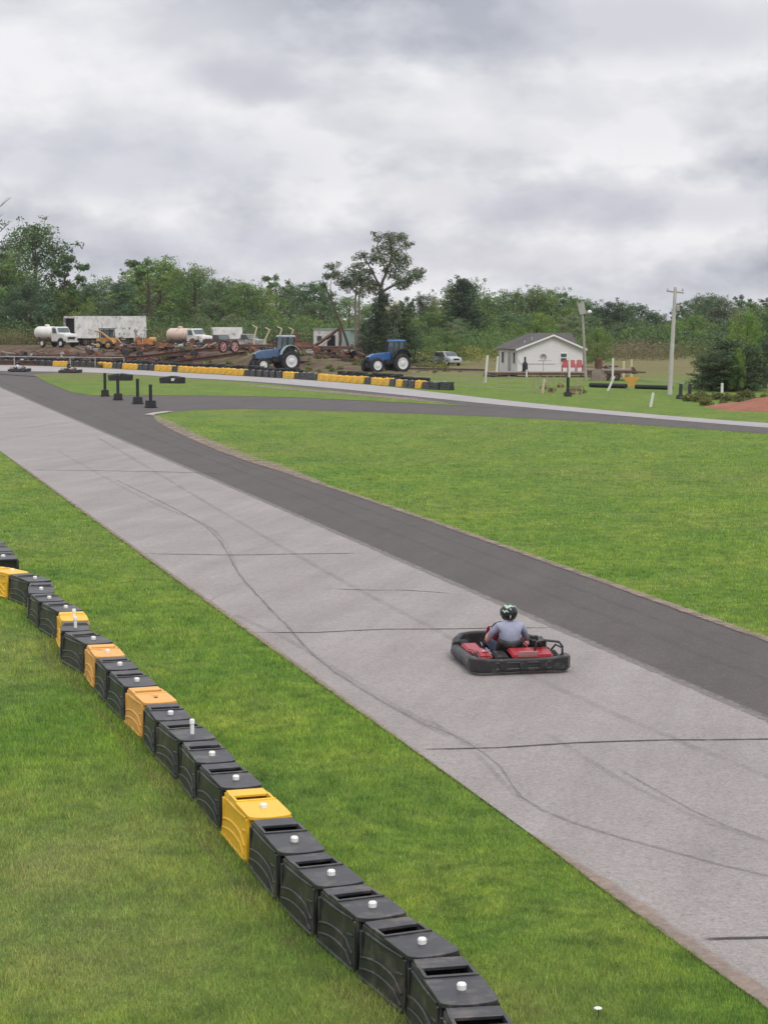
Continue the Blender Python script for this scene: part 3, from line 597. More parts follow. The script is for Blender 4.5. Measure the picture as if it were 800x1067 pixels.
blocks = [((512, 1082), B, 's', 'black barrier block cut by the bottom edge, end of the row'),
 ((481.5, 1029.5), B, 's', 'black barrier block whose pin sits beside an empty hole, second from the bottom edge'),
 ((442, 981), B, 's', 'black barrier block third from the bottom edge of the picture'),
 ((387, 943), B, 's', 'black barrier block fourth from the bottom edge, three after the large yellow one'),
 ((345.5, 910.5), B, 's', 'second black barrier block below the large bright yellow block'),
 ((308, 877.5), B, 's', 'black barrier block hooked to the lower end of the large bright yellow block'),
 ((276, 841.5), Y_, 's', 'large bright yellow barrier block between long runs of black blocks'),
 ((247, 812), B, 's', 'black barrier block hooked to the upper end of the large bright yellow block'),
 ((221, 786.5), B, 's', 'black barrier block between the tall pin block and the one above large yellow'),
 ((202, 764), B, 't', 'black barrier block with a tall white pipe standing in its top'),
 ((177, 743.5), B, 's', 'black barrier block between the faded orange block and the tall pin block'),
 ((163.5, 726), FY, 'h', 'faded orange yellow barrier block with an empty pin hole'),
 ((143.5, 709.5), B, 's', 'black barrier block directly above the faded orange yellow block'),
 ((125, 692.5), B, 's', 'second black barrier block above the faded orange block, below a small yellow one'),
 ((112, 679), FY, 's', 'small pale yellow barrier block wedged between black ones, low white pin'),
 ((100, 666), B, 's', 'black barrier block with long dark side above the small pale yellow block'),
 ((76.3, 653), B, 't', 'short grey topped barrier block just below the narrow yellow one'),
 ((77.6, 642.5), Y_, 't', 'narrow yellow barrier block with raised white pin in the bend'),
 ((70.4, 633), B, 's', 'black barrier block showing its broad dark flank above the narrow yellow block'),
 ((51, 623), B, 's', 'black barrier block sunk behind the broad flanked one in the bend'),
 ((42, 614.5), B, 's', 'black barrier block with shiny grey end face, second from the yellow block at the edge'),
 ((39.6, 602.5), B, 's', 'black barrier block touching the yellow block that runs out of the picture'),
 ((14, 594.5), Y_, 's', 'yellow barrier block cut by the picture edge at the top of the row'),
 ((-16, 588), B, 's', 'black barrier block beyond the cut yellow block')]
pins = [G(x, y, BH + .02) for (x, y), *_ in blocks]
for i, ((px, py), kind, var, lab) in enumerate(blocks): pass
# chain geometry: directions from the pins, evened out so that every block keeps its real length
def chain(pts, start, L0):
    pass
path = []
for i, p in enumerate(pins): path.append(Vector((p.x, p.y, 0)))
# tail beyond the bend: towards the picture's edge and out of it
for (x, y) in ((-46, 584), ): path.append(Vector(G(x, y, BH).xy.to_3d()))
N_ = []
for i, p in enumerate(path):
    d = (path[min(i + 1, len(path) - 1)] - path[max(i - 1, 0)]).normalized(); N_.append(p - d * .25)
for i, ((px, py), kind, var, lab) in enumerate(blocks):
    a, b = N_[i], N_[i + 1]; d = b - a; ln = d.length
    rz = math.atan2(d.y, d.x) - math.pi / 2
    print('block', i, 'len %.2f' % ln, 'rz %.0f' % math.degrees(rz))
    place_block(kind, var, (a.x, a.y, 0.002 * (i % 2)), rz, lab, FG, (1, max(.55, min(1.35, ln / BL)), 1))

LOOPB = [((3.6, 581), 'grey topped black block with white pin, lowest of the separate group'),
 ((-2, 573), 'middle black block of the separate group at the picture edge above the yellow block'),
 ((-10, 565.5), 'topmost black block of the separate group at the picture edge'), ((-20, 559), 'black block hidden behind the separate group at the picture edge')]
lp = [Vector(G(x, y, BH).xy.to_3d()) for (x, y), _ in LOOPB] + [Vector(G(-34, 553, BH).xy.to_3d())]
for i, (_, lab) in enumerate(LOOPB):
    d = lp[i + 1] - lp[i]; n_ = d.normalized(); a = lp[i] - n_ * .25
    place_block(B, 's', (a.x, a.y, 0.002 * (i % 2)), math.atan2(d.y, d.x) - math.pi / 2, lab, FG, (1.25, d.length / BL, 1))
# ------------------------------------------------------------------ karts and drivers
def sweep(mb, pts, prof_fn):
    """closed cross-section swept along a path; prof_fn(i) -> list of (out, up)"""
    pts = [Vector(p) for p in pts]; k = len(pts); o = len(mb.v); n = None
    for i, p in enumerate(pts):
        t = pts[min(i + 1, k - 1)] - pts[max(i - 1, 0)]; t.z = 0; t.normalize(); out = Vector((t.y, -t.x, 0)); pr = prof_fn(i); n = len(pr)
        for a, z in pr: mb.v.append(tuple(p + out * a + Vector((0, 0, z))))
    for i in range(k - 1):
        for j in range(n):
            a = o + i * n + j; b = o + i * n + (j + 1) % n; mb.f.append((a, b, b + n, a + n))
    mb.f.append(tuple(o + j for j in range(n))[::-1]); mb.f.append(tuple(o + (k - 1) * n + j for j in range(n)))
def rr_prof(w, z0, z1):
    return [(-w / 2, z0 + .02), (-w / 2 + .02, z0), (w / 2 - .03, z0), (w / 2, z0 + .03), (w / 2 + .012, (z0 + z1) / 2), (w / 2, z1 - .035), (w / 2 - .035, z1), (-w / 2 + .02, z1), (-w / 2, z1 - .02)]
def make_kart(label, group=None):
    k = thing('racing_kart', label, 'go-kart', group=group)
    # surround bumper in four pieces (x forward, y to the driver's left)
    m = MB(); P = [(-.72, .69, 0), (-.86, .69, 0), (-.95, .64, 0), (-.97, .54, 0), (-.955, .42, 0), (-.955, 0, 0), (-.955, -.42, 0), (-.97, -.54, 0), (-.95, -.64, 0), (-.86, -.69, 0), (-.72, -.69, 0)]
    sweep(m, P, lambda i: [(-a, z) for a, z in rr_prof(.13, .045, .255 if i in (0, 1, 2, 3, 7, 8, 9, 10) else .235)])
    for y in (-.3, 0, .3): m.box((-1.03, y, .145), (.02, .12, .12))
    for z in (.10, .19): m.tube([(-1.028, -.62 + .2, z), (-1.028, .42, z)], .010, 6)
    m.build('rear_bumper', M['kart_black'], k, bevel=.006, smooth=True)
    for s in (-1, 1):
        m = MB(); P = [(-.71, .68, 0), (-.5, .665, 0), (-.2, .655, 0), (.2, .655, 0), (.5, .65, 0), (.62, .60, 0)]
        P = [(x, y * s, z) for x, y, z in P]; sg = 1 if s > 0 else -1
        sweep(m, P, lambda i: [(-sg * a, z) for a, z in rr_prof(.13, .04, .205)])
        for x in (-.45, -.1, .25): m.box((x, s * .722, .12), (.18, .02, .08))
        m.build('side_bumper', M['kart_black'], k, bevel=.006, smooth=True)
    m = MB(); P = [(.60, .61, 0), (.74, .58, 0), (.86, .48, 0), (.93, .32, 0), (.96, .12, 0), (.96, -.12, 0), (.93, -.32, 0), (.86, -.48, 0), (.74, -.58, 0), (.60, -.61, 0)]
    hgt = [.24, .29, .33, .34, .34, .34, .34, .33, .29, .24]
    sweep(m, P, lambda i: [(-a, z) for a, z in rr_prof(.12, .05, hgt[i])][::1])
    m.build('nose_bumper', M['kart_black'], k, bevel=.006, smooth=True)
    MB().box((0.02, 0, .055), (1.5, .66, .02)).build('floor_tray', M['dark_steel'], k, bevel=.004)
    m = MB()
    for s in (-1, 1): m.tube([(-.86, s * .30, .08), (-.3, s * .36, .075), (.4, s * .30, .075), (.86, s * .28, .08)], .016, 8)
    for x, hw in ((-.85, .5), (-.55, .6), (.35, .58), (.80, .45)): m.tube([(x, -hw, .085), (x, hw, .085)], .015, 8)
    m.build('chassis', M['kart_red'], k, smooth=True)
    for s in (-1, 1):            # red side pods
        m = MB(); m.prism([(-.46, .09), (.42, .09), (.44, .20), (.34, .265), (.0, .235), (-.34, .275), (-.48, .24)], s * .36, s * .60)
        m.build('side_pod', M['kart_red'], k, bevel=.025, smooth=True, seg=3)
    # front fairing panel
    m = MB(); m.prism([(.50, .12), (.56, .12), (.50, .42), (.43, .50), (.40, .49), (.46, .40)], -.17, .17); m.build('front_panel', M['kart_red'], k, bevel=.015, smooth=True)
    for s in (-1, 1): MB().tube([(.62, s * .10, .09), (.62, s * .2, .16), (.70, s * .2, .2)], .012, 6).build('pedal', M['steel'], k)
    # wheels
    for x, y, wd in ((-.55, .53, .20), (-.55, -.53, .20), (.60, .50, .13), (.60, -.50, .13)):
        m = MB().lathe([(.075, -wd / 2), (.115, -wd / 2), (.135, -wd / 2 + .025), (.138, 0), (.135, wd / 2 - .025), (.115, wd / 2), (.075, wd / 2)], (x, y, .138), 'Y', 20)
        wh = m.build('wheel', M['rubber'], k, smooth=True)
        MB().lathe([(.03, -wd / 2 - .005), (.072, -wd / 2 + .01), (.074, wd / 2 - .01), (.03, wd / 2 + .005)], (x, y, .138), 'Y', 16).build('rim', M['steel'], wh, smooth=True)
    MB().tube([(-.55, -.5, .138), (-.55, .5, .138)], .02, 8).build('rear_axle', M['steel'], k)
    # seat shell
    vs = []; fs = []
    prof = [(.12, .10), (-.05, .085), (-.22, .10), (-.34, .17), (-.41, .29), (-.44, .40)]
    for x, z in prof:
        for j in range(9):
            a = -1 + j / 4; hw = .20; up = .11 * abs(a) ** 3 * (1 if z < .3 else .3); fw = .10 * abs(a) ** 3 * (1 if z > .15 else 0)
            vs.append((x + fw, a * hw, z + up))
    for i in range(5):
        for j in range(8): q = i * 9 + j; fs.append((q, q + 1, q + 10, q + 9))
    s_ = MB().add(vs, fs).build('seat', M['kart_black'], k, smooth=True)
    so_ = s_.modifiers.new('thick', 'SOLIDIFY'); so_.thickness = .018; so_.offset = 0
    # steering
    m = MB(); ring = []
    for j in range(19):
        a = 2 * math.pi * j / 18; ring.append((.30 + .5 * .13 * math.sin(a) * -1 * .6, .135 * math.cos(a), .47 + .13 * math.sin(a) * .85))
    m.tube(ring, .014, 8, cap=False)
    for a in (0, 2.1, 4.2): m.tube([(.30, 0, .47), (.30 - .039 * math.sin(a), .135 * math.cos(a), .47 + .11 * math.sin(a))], .008, 6)
    sw = m.build('steering_wheel', M['rubber'], k, smooth=True)
    MB().tube([(.30, 0, .47), (.62, 0, .14)], .012, 8).build('steering_column', M['steel'], sw)
    # engine on the driver's right, red cover and hoop
    m = MB(); m.box((-.34, -.42, .20), (.34, .24, .20)); m.box((-.30, -.42, .335), (.20, .20, .10))
    for i in range(6): m.box((-.30, -.42, .30 + i * .018), (.23, .23, .007))
    m.tube([(-.22, -.50, .30), (-.1, -.52, .34), (-.02, -.5, .30)], .025, 8)
    m.lathe([(.05, -.04), (.07, -.035), (.07, .035), (.05, .04)], (-.47, -.40, .40), 'Y', 14)
    en = m.build('engine', M['kart_black'], k, bevel=.008)
    MB().box((-.20, -.40, .41), (.14, .12, .05)).build('fuel_cap', M['dark_steel'], en, bevel=.01)
    m = MB(); m.prism([(-.80, .245), (-.62, .29), (-.44, .305), (-.44, .26), (-.62, .22), (-.80, .19)], -.52, .10); m.build('rear_cover', M['kart_red'], k, bevel=.02, smooth=True)
    m = MB(); m.prism([(-.80, .225), (-.60, .26), (-.42, .27), (-.42, .22), (-.60, .19), (-.80, .17)], .14, .34); m.build('battery_box', M['kart_black'], k, bevel=.02, smooth=True)
    m = MB(); m.prism([(-.72, .235), (-.60, .29), (-.42, .29), (-.42, .25), (-.60, .21), (-.72, .19)], .38, .58); m.build('rear_cover', M['kart_red'], k, bevel=.02, smooth=True)
    m = MB(); m.tube([(-.78, -.66, .22), (-.78, -.66, .36), (-.74, -.62, .42), (-.66, -.42, .44), (-.66, -.30, .42), (-.66, -.27, .26)], .018, 8); m.tube([(-.78, -.66, .34), (-.5, -.64, .34), (-.3, -.62, .22)], .014, 8)
    m.build('hoop', M['kart_black'], k, smooth=True)
    m = MB(); m.box((-.905, -.10, .285), (.012, .30, .10), ry=R(-28)); m.build('number_plate', M['kart_plate'], k, bevel=.004)
    m = MB(); m.tube([(-.9, .45, .30), (-.6, .45, .34), (-.35, .38, .28)], .013, 8); m.build('exhaust', M['steel'], k)
    m = MB().box((-.60, .46, .297), (.03, .12, .008)); m.build('decal', M['trim_white'], k)
    return k

def make_person(label, shirt, group=None, lean=0.0):
    """seated driver: one continuous skinned body, helmet as clothing"""
    J = {}; V = []; E = []; Rr = []; Kind = []
    def j(name, p, r, par=None, kind='shirt'):
        J[name] = len(V); V.append(Vector(p)); Rr.append(r); Kind.append(kind)
        if par is not None: E.append((J[par], J[name]))
    j('pelvis', (-.20, 0, .22), (.165, .15)); j('belly', (-.235, 0, .34), (.165, .135), 'pelvis'); j('waist', (-.255, 0, .43), (.175, .13), 'belly')
    j('chest', (-.26, 0, .545), (.185, .125), 'waist'); j('upper', (-.245, 0, .635), (.15, .10), 'chest')
    j('neck', (-.225, 0, .70), (.06, .06), 'upper', 'skin'); j('head', (-.205, 0, .79), (.085, .10), 'neck', 'skin'); j('crown', (-.205, 0, .87), (.06, .08), 'head', 'skin')
    for s, n in ((1, 'l'), (-1, 'r')):
        j('sh' + n, (-.235, s * .165, .625), (.075, .07), 'upper'); j('arm' + n, (-.17, s * .245, .53), (.062, .058), 'sh' + n); j('el' + n, (-.075, s * .285, .40), (.047, .045), 'arm' + n, 'skin')
        j('cuff' + n, (-.045, s * .283, .395), (.044, .042), 'el' + n, 'skin'); j('fore' + n, (.10, s * .245, .425), (.042, .038), 'cuff' + n, 'skin'); j('wr' + n, (.225, s * .165, .468), (.026, .03), 'fore' + n, 'skin')
        j('palm' + n, (.275, s * .140, .485), (.032, .02), 'wr' + n, 'skin')
        j('hip' + n, (-.16, s * .095, .20), (.10, .095), 'pelvis', 'jeans'); j('th' + n, (.07, s * .155, .275), (.085, .085), 'hip' + n, 'jeans'); j('kn' + n, (.27, s * .20, .34), (.062, .062), 'th' + n, 'jeans')
        j('calf' + n, (.42, s * .185, .25), (.055, .055), 'kn' + n, 'jeans'); j('an' + n, (.58, s * .16, .14), (.04, .04), 'calf' + n, 'jeans'); j('toe' + n, (.69, s * .15, .17), (.042, .032), 'an' + n, 'shoe')
    me = bpy.data.meshes.new('tmp'); me.from_pydata([tuple(v) for v in V], E, [])
    o = bpy.data.objects.new('tmp', me); COL.objects.link(o)
    sk = o.modifiers.new('skin', 'SKIN'); sk.use_smooth_shade = True
    for i, d in enumerate(me.skin_vertices[0].data): d.radius = Rr[i]; d.use_root = (i == 0)
    sb = o.modifiers.new('sub', 'SUBSURF'); sb.levels = 2; sb.render_levels = 2
    dg = bpy.context.evaluated_depsgraph_get(); body = bpy.data.meshes.new_from_object(o.evaluated_get(dg)); bpy.data.objects.remove(o)
    # fingers closed round the wheel rim
    bm = bmesh.new(); bm.from_mesh(body)
    fm = MB()
    for s in (1, -1):
        bx, by, bz = .285, s * .140, .485
        for q in range(4):
            yy = by; zz = bz + .030 - q * .019; ln = (.9, 1.0, .95, .8)[q]
            fm.tube([(bx - .01, yy + s * .012, zz), (bx + .028 * ln, yy + s * .014, zz + .002), (bx + .045 * ln, yy - s * .008, zz), (bx + .030 * ln, yy - s * .030, zz - .002), (bx + .012, yy - s * .034, zz - .003)], [.0095, .009, .0085, .008, .007], 7)
        fm.tube([(bx - .015, by - s * .006, bz + .022), (bx - .022, by - s * .03, bz + .04), (bx - .008, by - s * .045, bz + .045)], [.011, .010, .008], 7)
    tmp = bpy.data.meshes.new('t2'); tmp.from_pydata(fm.v, [], fm.f); nb = len(bm.faces); bm.from_mesh(tmp)
    bm.to_mesh(body); bm.free(); body.name = 'person'
    body.materials.clear()
    for mt in (M[shirt], M['skin'], M['jeans'], M['kart_black']): body.materials.append(mt)
    idx = {'shirt': 0, 'skin': 1, 'jeans': 2, 'shoe': 3}
    for p in body.polygons:
        p.use_smooth = True; c = p.center
        if p.index >= nb: p.material_index = 1; continue
        best = min(range(len(V)), key=lambda q: (V[q] - c).length - 0.4 * Rr[q][0]); p.material_index = idx[Kind[best]]
    per = bpy.data.objects.new('person', body); COL.objects.link(per); tag(per, label, 'person', group)
    # helmet
    hc = (-.20, 0, .825)
    h = MB().sphere(hc, .135, 28, 18, (1.08, .94, 1.02), z0=-.80); he = h.build('helmet', M['helmet_black'], per, smooth=True, angle=60)
    he.modifiers.new('s', 'SUBSURF').levels = 1
    vz = MB(); vs = []; fs = []
    for i in range(5):
        for q in range(13):
            a = R(-78 + q * 13); ph = R(-22 + i * 12); r = .139
            vs.append((hc[0] + r * 1.08 * math.cos(ph) * math.cos(a), hc[1] + r * .95 * math.cos(ph) * math.sin(a), hc[2] + r * 1.02 * math.sin(ph)))
    for i in range(4):
        for q in range(12): fs.append((i * 13 + q, i * 13 + q + 1, i * 13 + q + 14, i * 13 + q + 13))
    vz.add(vs, fs).build('visor', M['visor'], he, smooth=True)
    # pale graphic bands round the back of the shell
    for (a0, a1, p0, p1, nm) in ((95, 215, 38, 62, 'helmet_green'), (225, 275, 30, 58, 'helmet_green'), (110, 160, 8, 22, 'helmet_green'), (170, 178, -30, -8, 'helmet_white')):
        vs = []; fs = []; nn = 12
        for i in range(4):
            for q in range(nn + 1):
                a = R(a0 + (a1 - a0) * q / nn); wv = 5 * math.sin(q * .9) * (1 if i in (0, 3) else 0); tp = 1 - .75 * abs(2 * q / nn - 1) ** 2
                ph = R((p0 + p1) / 2 + (p1 - p0) / 2 * (2 * i / 3 - 1) * tp + wv); r = .1375
                vs.append((hc[0] + r * 1.08 * math.cos(ph) * math.cos(a), hc[1] + r * .94 * math.cos(ph) * math.sin(a), hc[2] + r * 1.02 * math.sin(ph)))
        for i in range(3):
            for q in range(nn): fs.append((i * (nn + 1) + q, i * (nn + 1) + q + 1, (i + 1) * (nn + 1) + q + 1, (i + 1) * (nn + 1) + q))
        MB().add(vs, fs).build('helmet_graphic', M[nm if nm else 'helmet_green'], he, smooth=True)
    return per
def ride(kart, per, loc, rz):
    kart.location = loc; kart.rotation_euler = (0, 0, rz); per.location = (loc[0], loc[1], loc[2] - .03); per.rotation_euler = (0, 0, rz)
KG = 'karts circling on the far track'
kart = make_kart('red and black kart on the pale straight, wide black bumper all round')
per = make_person('driver in grey blue T-shirt and black and green helmet, seated in the red kart', 'shirt_grey')
hd = R(90) + math.atan2(366, F) + R(1.0)
p = G(545, 704.5); dv = Vector((math.cos(hd), math.sin(hd), 0)); lc = Vector((p.x, p.y, .014)) + dv * 1.02
ride(kart, per, lc, hd)
k2 = dup(kart, label='low black kart ahead with a white-shirted driver on the far track'); p2 = make_person('driver in white shirt leaning forward in the first far kart', 'shirt_white')
q = G(21, 387.3); ride(k2, p2, (q.x, q.y, .014), R(-8))
k3 = dup(kart, label='low black kart behind, carrying a driver in dark clothes on the far track'); p3 = make_person('driver in dark clothes seated in the second far kart', 'shirt_dark')
q = G(74, 388.6); ride(k3, p3, (q.x, q.y, .014), R(-10))
for kk_ in (k2, k3):      # the two far karts are black all over
    kk_['group'] = KG
    for ch in KIDS(kk_):
        if ch.name.split('.')[0] in ('side_pod', 'rear_cover', 'front_panel', 'chassis', 'number_plate'):
            ch.material_slots[0].link = 'OBJECT'; ch.material_slots[0].material = M['kart_black']
# ------------------------------------------------------------------ grass blades on the near turf
def inside(px, py, poly):
    x = np.array([p.x for p in poly]); y = np.array([p.y for p in poly]); c = np.zeros(len(px), bool); j = len(x) - 1
    for i in range(len(x)):
        k = ((y[i] > py) != (y[j] > py)) & (px < (x[j] - x[i]) * (py - y[i]) / (y[j] - y[i] + 1e-12) + x[i]); c ^= k; j = i
    return c
def grass(n, seed):
    rs = np.random.RandomState(seed)
    u = rs.uniform(-160, 960, n * 3); v = rs.uniform(432, 1240, n * 3)
    bb = CY - v; t = -CAMZ / (-F * sp_ + bb * cp); X = (u - CX) * t; Y = (F * cp + bb * sp_) * t
    # blades grow in small tufts of six
    g = rs.randint(0, len(X) // 6, len(X)); rad = .022 + .0016 * Y[g]; X = X[g] + rs.normal(size=len(X)) * rad; Y = Y[g] + rs.normal(size=len(X)) * rad * 1.4
    keep = ~inside(X, Y, CONC) & ~inside(X, Y, ASPH) & ~inside(X, Y, FARC) & (Y < 96)
    # not inside the barrier blocks; thinner on the trodden strip beside them
    bp = [(N_[i], N_[i + 1]) for i in range(len(N_) - 1)]
    near = np.full(len(X), 99.0)
    for a, b in bp:
        dx, dy = b.x - a.x, b.y - a.y; l2 = dx * dx + dy * dy
        tt = np.clip(((X - a.x) * dx + (Y - a.y) * dy) / l2, 0, 1); near = np.minimum(near, np.hypot(X - a.x - tt * dx, Y - a.y - tt * dy))
    keep &= near > .21
    g = g[keep][:n]; X, Y = X[keep][:n], Y[keep][:n]; near = near[keep][:n]; n = len(X)
    # clumpy height
    ph = np.sin(X * 1.9 + 2.1 * np.sin(Y * .7)) * np.sin(Y * 1.3 + 1.7 * np.sin(X * .9))
    h = (0.028 + 0.018 * rs.rand(n) + .008 * ph) * (1 + (rs.rand(n) > .985) * rs.uniform(.5, 1.5, n))
    tuft = (near < .45) & (rs.rand(n) > .55); h[tuft] *= 1.9
    dist = np.clip(Y / 16.0, .8, 4.2); wd = 0.0052 * dist * rs.uniform(.7, 1.3, n); h *= np.clip(dist, 1, 1.4)
    a = rs.uniform(0, 2 * np.pi, n); ln = rs.uniform(.2, .9, n) * h; b = a + rs.uniform(-.8, .8, n)
    V = np.zeros((n, 3, 3)); V[:, 0, 0] = X - np.cos(a) * wd / 2; V[:, 0, 1] = Y - np.sin(a) * wd / 2; V[:, 1, 0] = X + np.cos(a) * wd / 2; V[:, 1, 1] = Y + np.sin(a) * wd / 2
    V[:, 2, 0] = X - np.sin(b) * ln; V[:, 2, 1] = Y + np.cos(b) * ln; V[:, 2, 2] = h
    me = bpy.data.meshes.new('grass'); me.vertices.add(3 * n); me.vertices.foreach_set('co', V.reshape(-1).astype(np.float32))
    me.loops.add(3 * n); me.loops.foreach_set('vertex_index', np.arange(3 * n, dtype=np.int32))
    me.polygons.add(n); me.polygons.foreach_set('loop_start', np.arange(0, 3 * n, 3, dtype=np.int32))
    me.update(); me.validate()
    tt_ = rs.uniform(.62, 1.42, int(g.max()) + 1)[g]; tw_ = rs.uniform(.82, 1.12, int(g.max()) + 1)[g]; td_ = (rs.rand(int(g.max()) + 1) > .955)[g]
    tint = np.repeat(tt_ * rs.uniform(.75, 1.25, n), 3); wr = np.repeat(tw_, 3)
    dry = np.repeat(td_ & (rs.rand(n) > .3), 3)
    colr = np.stack([tint * wr * np.where(dry, 1.7, 1), tint * np.where(dry, 1.15, 1), tint * .9 * np.where(dry, 1.6, 1), np.ones(3 * n)], 1)
    at = me.attributes.new('tint', 'FLOAT_COLOR', 'POINT'); at.data.foreach_set('color', colr.reshape(-1).astype(np.float32))
    me.materials.append(M['blades']); o = bpy.data.objects.new('grass', me); COL.objects.link(o); stuff(o)
grass(620000, 5)
# trodden soil along the barrier foot
ribbon('trodden_soil', [N_[i] + Vector((-.34, 0, 0)) for i in range(0, 20)], .34, .12, 0.006, M['bank_soil'])
# a small white flower in the turf by the bottom edge
fp = G(622, 1064); fl = thing('flower', 'small white flower in the turf at the bottom edge', 'flower', (fp.x, fp.y, 0))
MB().tube([(0, 0, 0), (.01, 0, .05), (.005, 0, .09)], .003, 5).build('stem', M['blades'], fl)
m = MB()
for k in range(6): m.sphere((.005 + .018 * math.cos(k * 1.05), .018 * math.sin(k * 1.05), .095), .014, 8, 6, (1, 1, .5))
m.build('blossom', M['petal'], fl, smooth=True)

# ------------------------------------------------------------------ markers and loose blocks on the far side
def marker(p, label, h=1.0, yaw=.2):
    t = thing('track_marker', label, 'marker post', (p.x, p.y, .02), yaw, 'black marker posts at the track split')
    MB().box((0, 0, .21), (.52, .52, .40), taper=(.92, .92)).build('base', M['mud_black'], t, bevel=.02)
    MB().box((0, 0, .03), (.60, .60, .06)).build('foot', M['mud_black'], t, bevel=.01)
    MB().lathe([(.095, .40), (.095, h), (.075, h + .015)], (0, 0, 0), 'Z', 14).build('post', M['mud_black'], t, smooth=True)
sc_ = (1, 1, 1)
for i, ((x, y, top), lab) in enumerate([((109.5, 413, 389), 'black marker post on square base, first of four and most apart from the infield nose'),
        ((123, 417, 391.5), 'black marker post on square base, second of four, in front of the flat black block'),
        ((143.5, 421, 395), 'black marker post on square base, third of four beside the grass tip'),
        ((157, 425, 401), 'black marker post on square base, last of four and beside the white kerb')]):
    p = G(x, y); hh = AT(x, top, p.y).z; marker(p, lab, hh, .15 + i * .1)
def loose_block(px, py, lab, rz, n=3):
    t = thing('plastic_barrier', lab, 'barrier', G(px, py), rz)
    for i in range(n):
        x = (i - (n - 1) / 2) * .95; m = MB()
        m.prism([(-.38, 0), (.38, 0), (.32, .54), (.22, .62), (-.22, .62), (-.32, .54)], x - .46, x + .46, 'YZ')
        m.tube([(x - .4, -.36, .15), (x, -.35, .20), (x + .4, -.36, .15)], .03, 6); m.tube([(x - .4, -.33, .32), (x + .4, -.33, .32)], .025, 6)
        s_ = m.build('section', M['mud_black'], t, bevel=.03); s_.rotation_euler = (0, R([-9, 7, -5][i % 3]), R([9, -12, 5][i % 3]))
loose_block(125.5, 396.5, 'flat black barrier pieces on the grass behind the second marker post', R(-4), 2)
loose_block(180, 399.5, 'tumbled black barrier pieces on the grass island beyond the marker posts', R(-18), 2)
MB().box((0, 0, 0), (.4, .03, .2)).build('label', M['post_white'], [o for o in COL.objects if o.name.startswith('plastic_barrier')][-1]).location = (.25, -.40, .32)

# ------------------------------------------------------------------ barrier along the far track
bpath = smooth_poly(GP([(-60, 378.2), (0, 379.6), (58, 381.2), (101, 382.6), (150, 385.4), (202, 388.2), (254, 391.2), (310, 394.8), (345, 397.2), (386, 400.2), (415, 402.6), (445, 405.2), (472, 406.6)]), .25)
YEL = [(57, 71, 'far yellow block behind the second small kart'), (105, 122, 'pair of far yellow blocks above the first two marker posts'), (131, 148, 'far yellow blocks above the third marker post'), (166, 179, 'far yellow block over the tumbled black pieces'),
       (187, 254, 'far yellow blocks in the longest yellow run beside the blue grey tractor'), (299, 311, 'far yellow block under the rear wheel of the blue grey tractor'),
       (333, 384, 'far yellow blocks in the run before the bright blue tractor'), (388, 408, 'far yellow blocks below the bright blue tractor'), (412, 424, 'far yellow block just past the bright blue tractor'), (433, 446, 'last far yellow block near the end of the barrier')]
def far_block(colr, lab, grp):
    r = thing('far_barrier_block', lab, 'barrier block', group=grp)
    m = MB(); m.prism([(-.27, 0), (.27, 0), (.22, .42), (.20, .55), (-.20, .55), (-.22, .42)], .02, 1.06, 'XZ')
    for s in (-1, 1): m.tube([(s * .26, .1, .22), (s * .255, .55, .28), (s * .26, 1.0, .18)], .028, 6); m.tube([(s * .235, .1, .46), (s * .235, 1.0, .44)], .025, 6)
    m.box((0, 1.0, .5), (.46, .10, .14))
    m.build('barrier', M[colr], r, bevel=.02, seg=1)
    MB().lathe([(.035, 0), (.035, .06)], (0, .3, .55), 'Z', 8).build('pin', M['white_pin'], r); return r
fprot = {B: far_block(B, 'x', 'x'), Y_: far_block(Y_, 'x', 'x')}; fused = set()
acc = 0.0; last = bpath[0]; cur = 0
def colm(p): return CX + F * p.x / p.y
for i in range(1, len(bpath)):
    acc += (bpath[i] - bpath[i - 1]).length
    if acc >= 1.08:
        a, b = last, bpath[i]; u = colm((a + b) / 2); hit = next((y for y in YEL if y[0] <= u <= y[1]), None)
        kd = Y_ if hit else B; rz = math.atan2(b.y - a.y, b.x - a.x) - math.pi / 2 + random.uniform(-.05, .05)
        if hit: lab, grp = hit[2], hit[2].replace('far yellow block', 'yellow far blocks', 1)
        else:
            j = next((q for q, y in enumerate(YEL) if u < y[0]), len(YEL))
            ref = ['before the first yellow block behind the karts', 'between the yellow block by the karts and the yellow pair', 'between the two short yellow pairs', 'before the single yellow block at the tumbled pieces', 'before the longest yellow run',
                   'under the blue grey tractor', 'between the two tractors', 'in the gap under the bright blue tractor', 'in the gap just past the bright blue tractor', 'before the last yellow block', 'at the very end of the far barrier'][j]
            lab = 'black far barrier block ' + ref; grp = 'black far blocks ' + ref
        r = fprot[kd]
        if kd in fused: r = dup(r)
        fused.add(kd)
        r.location = (a.x, a.y, .01); r.rotation_euler = (0, 0, rz); r['label'] = lab; r['group'] = grp; r.scale = (1, 1, random.uniform(.92, 1.04))
        last = b; acc = 0
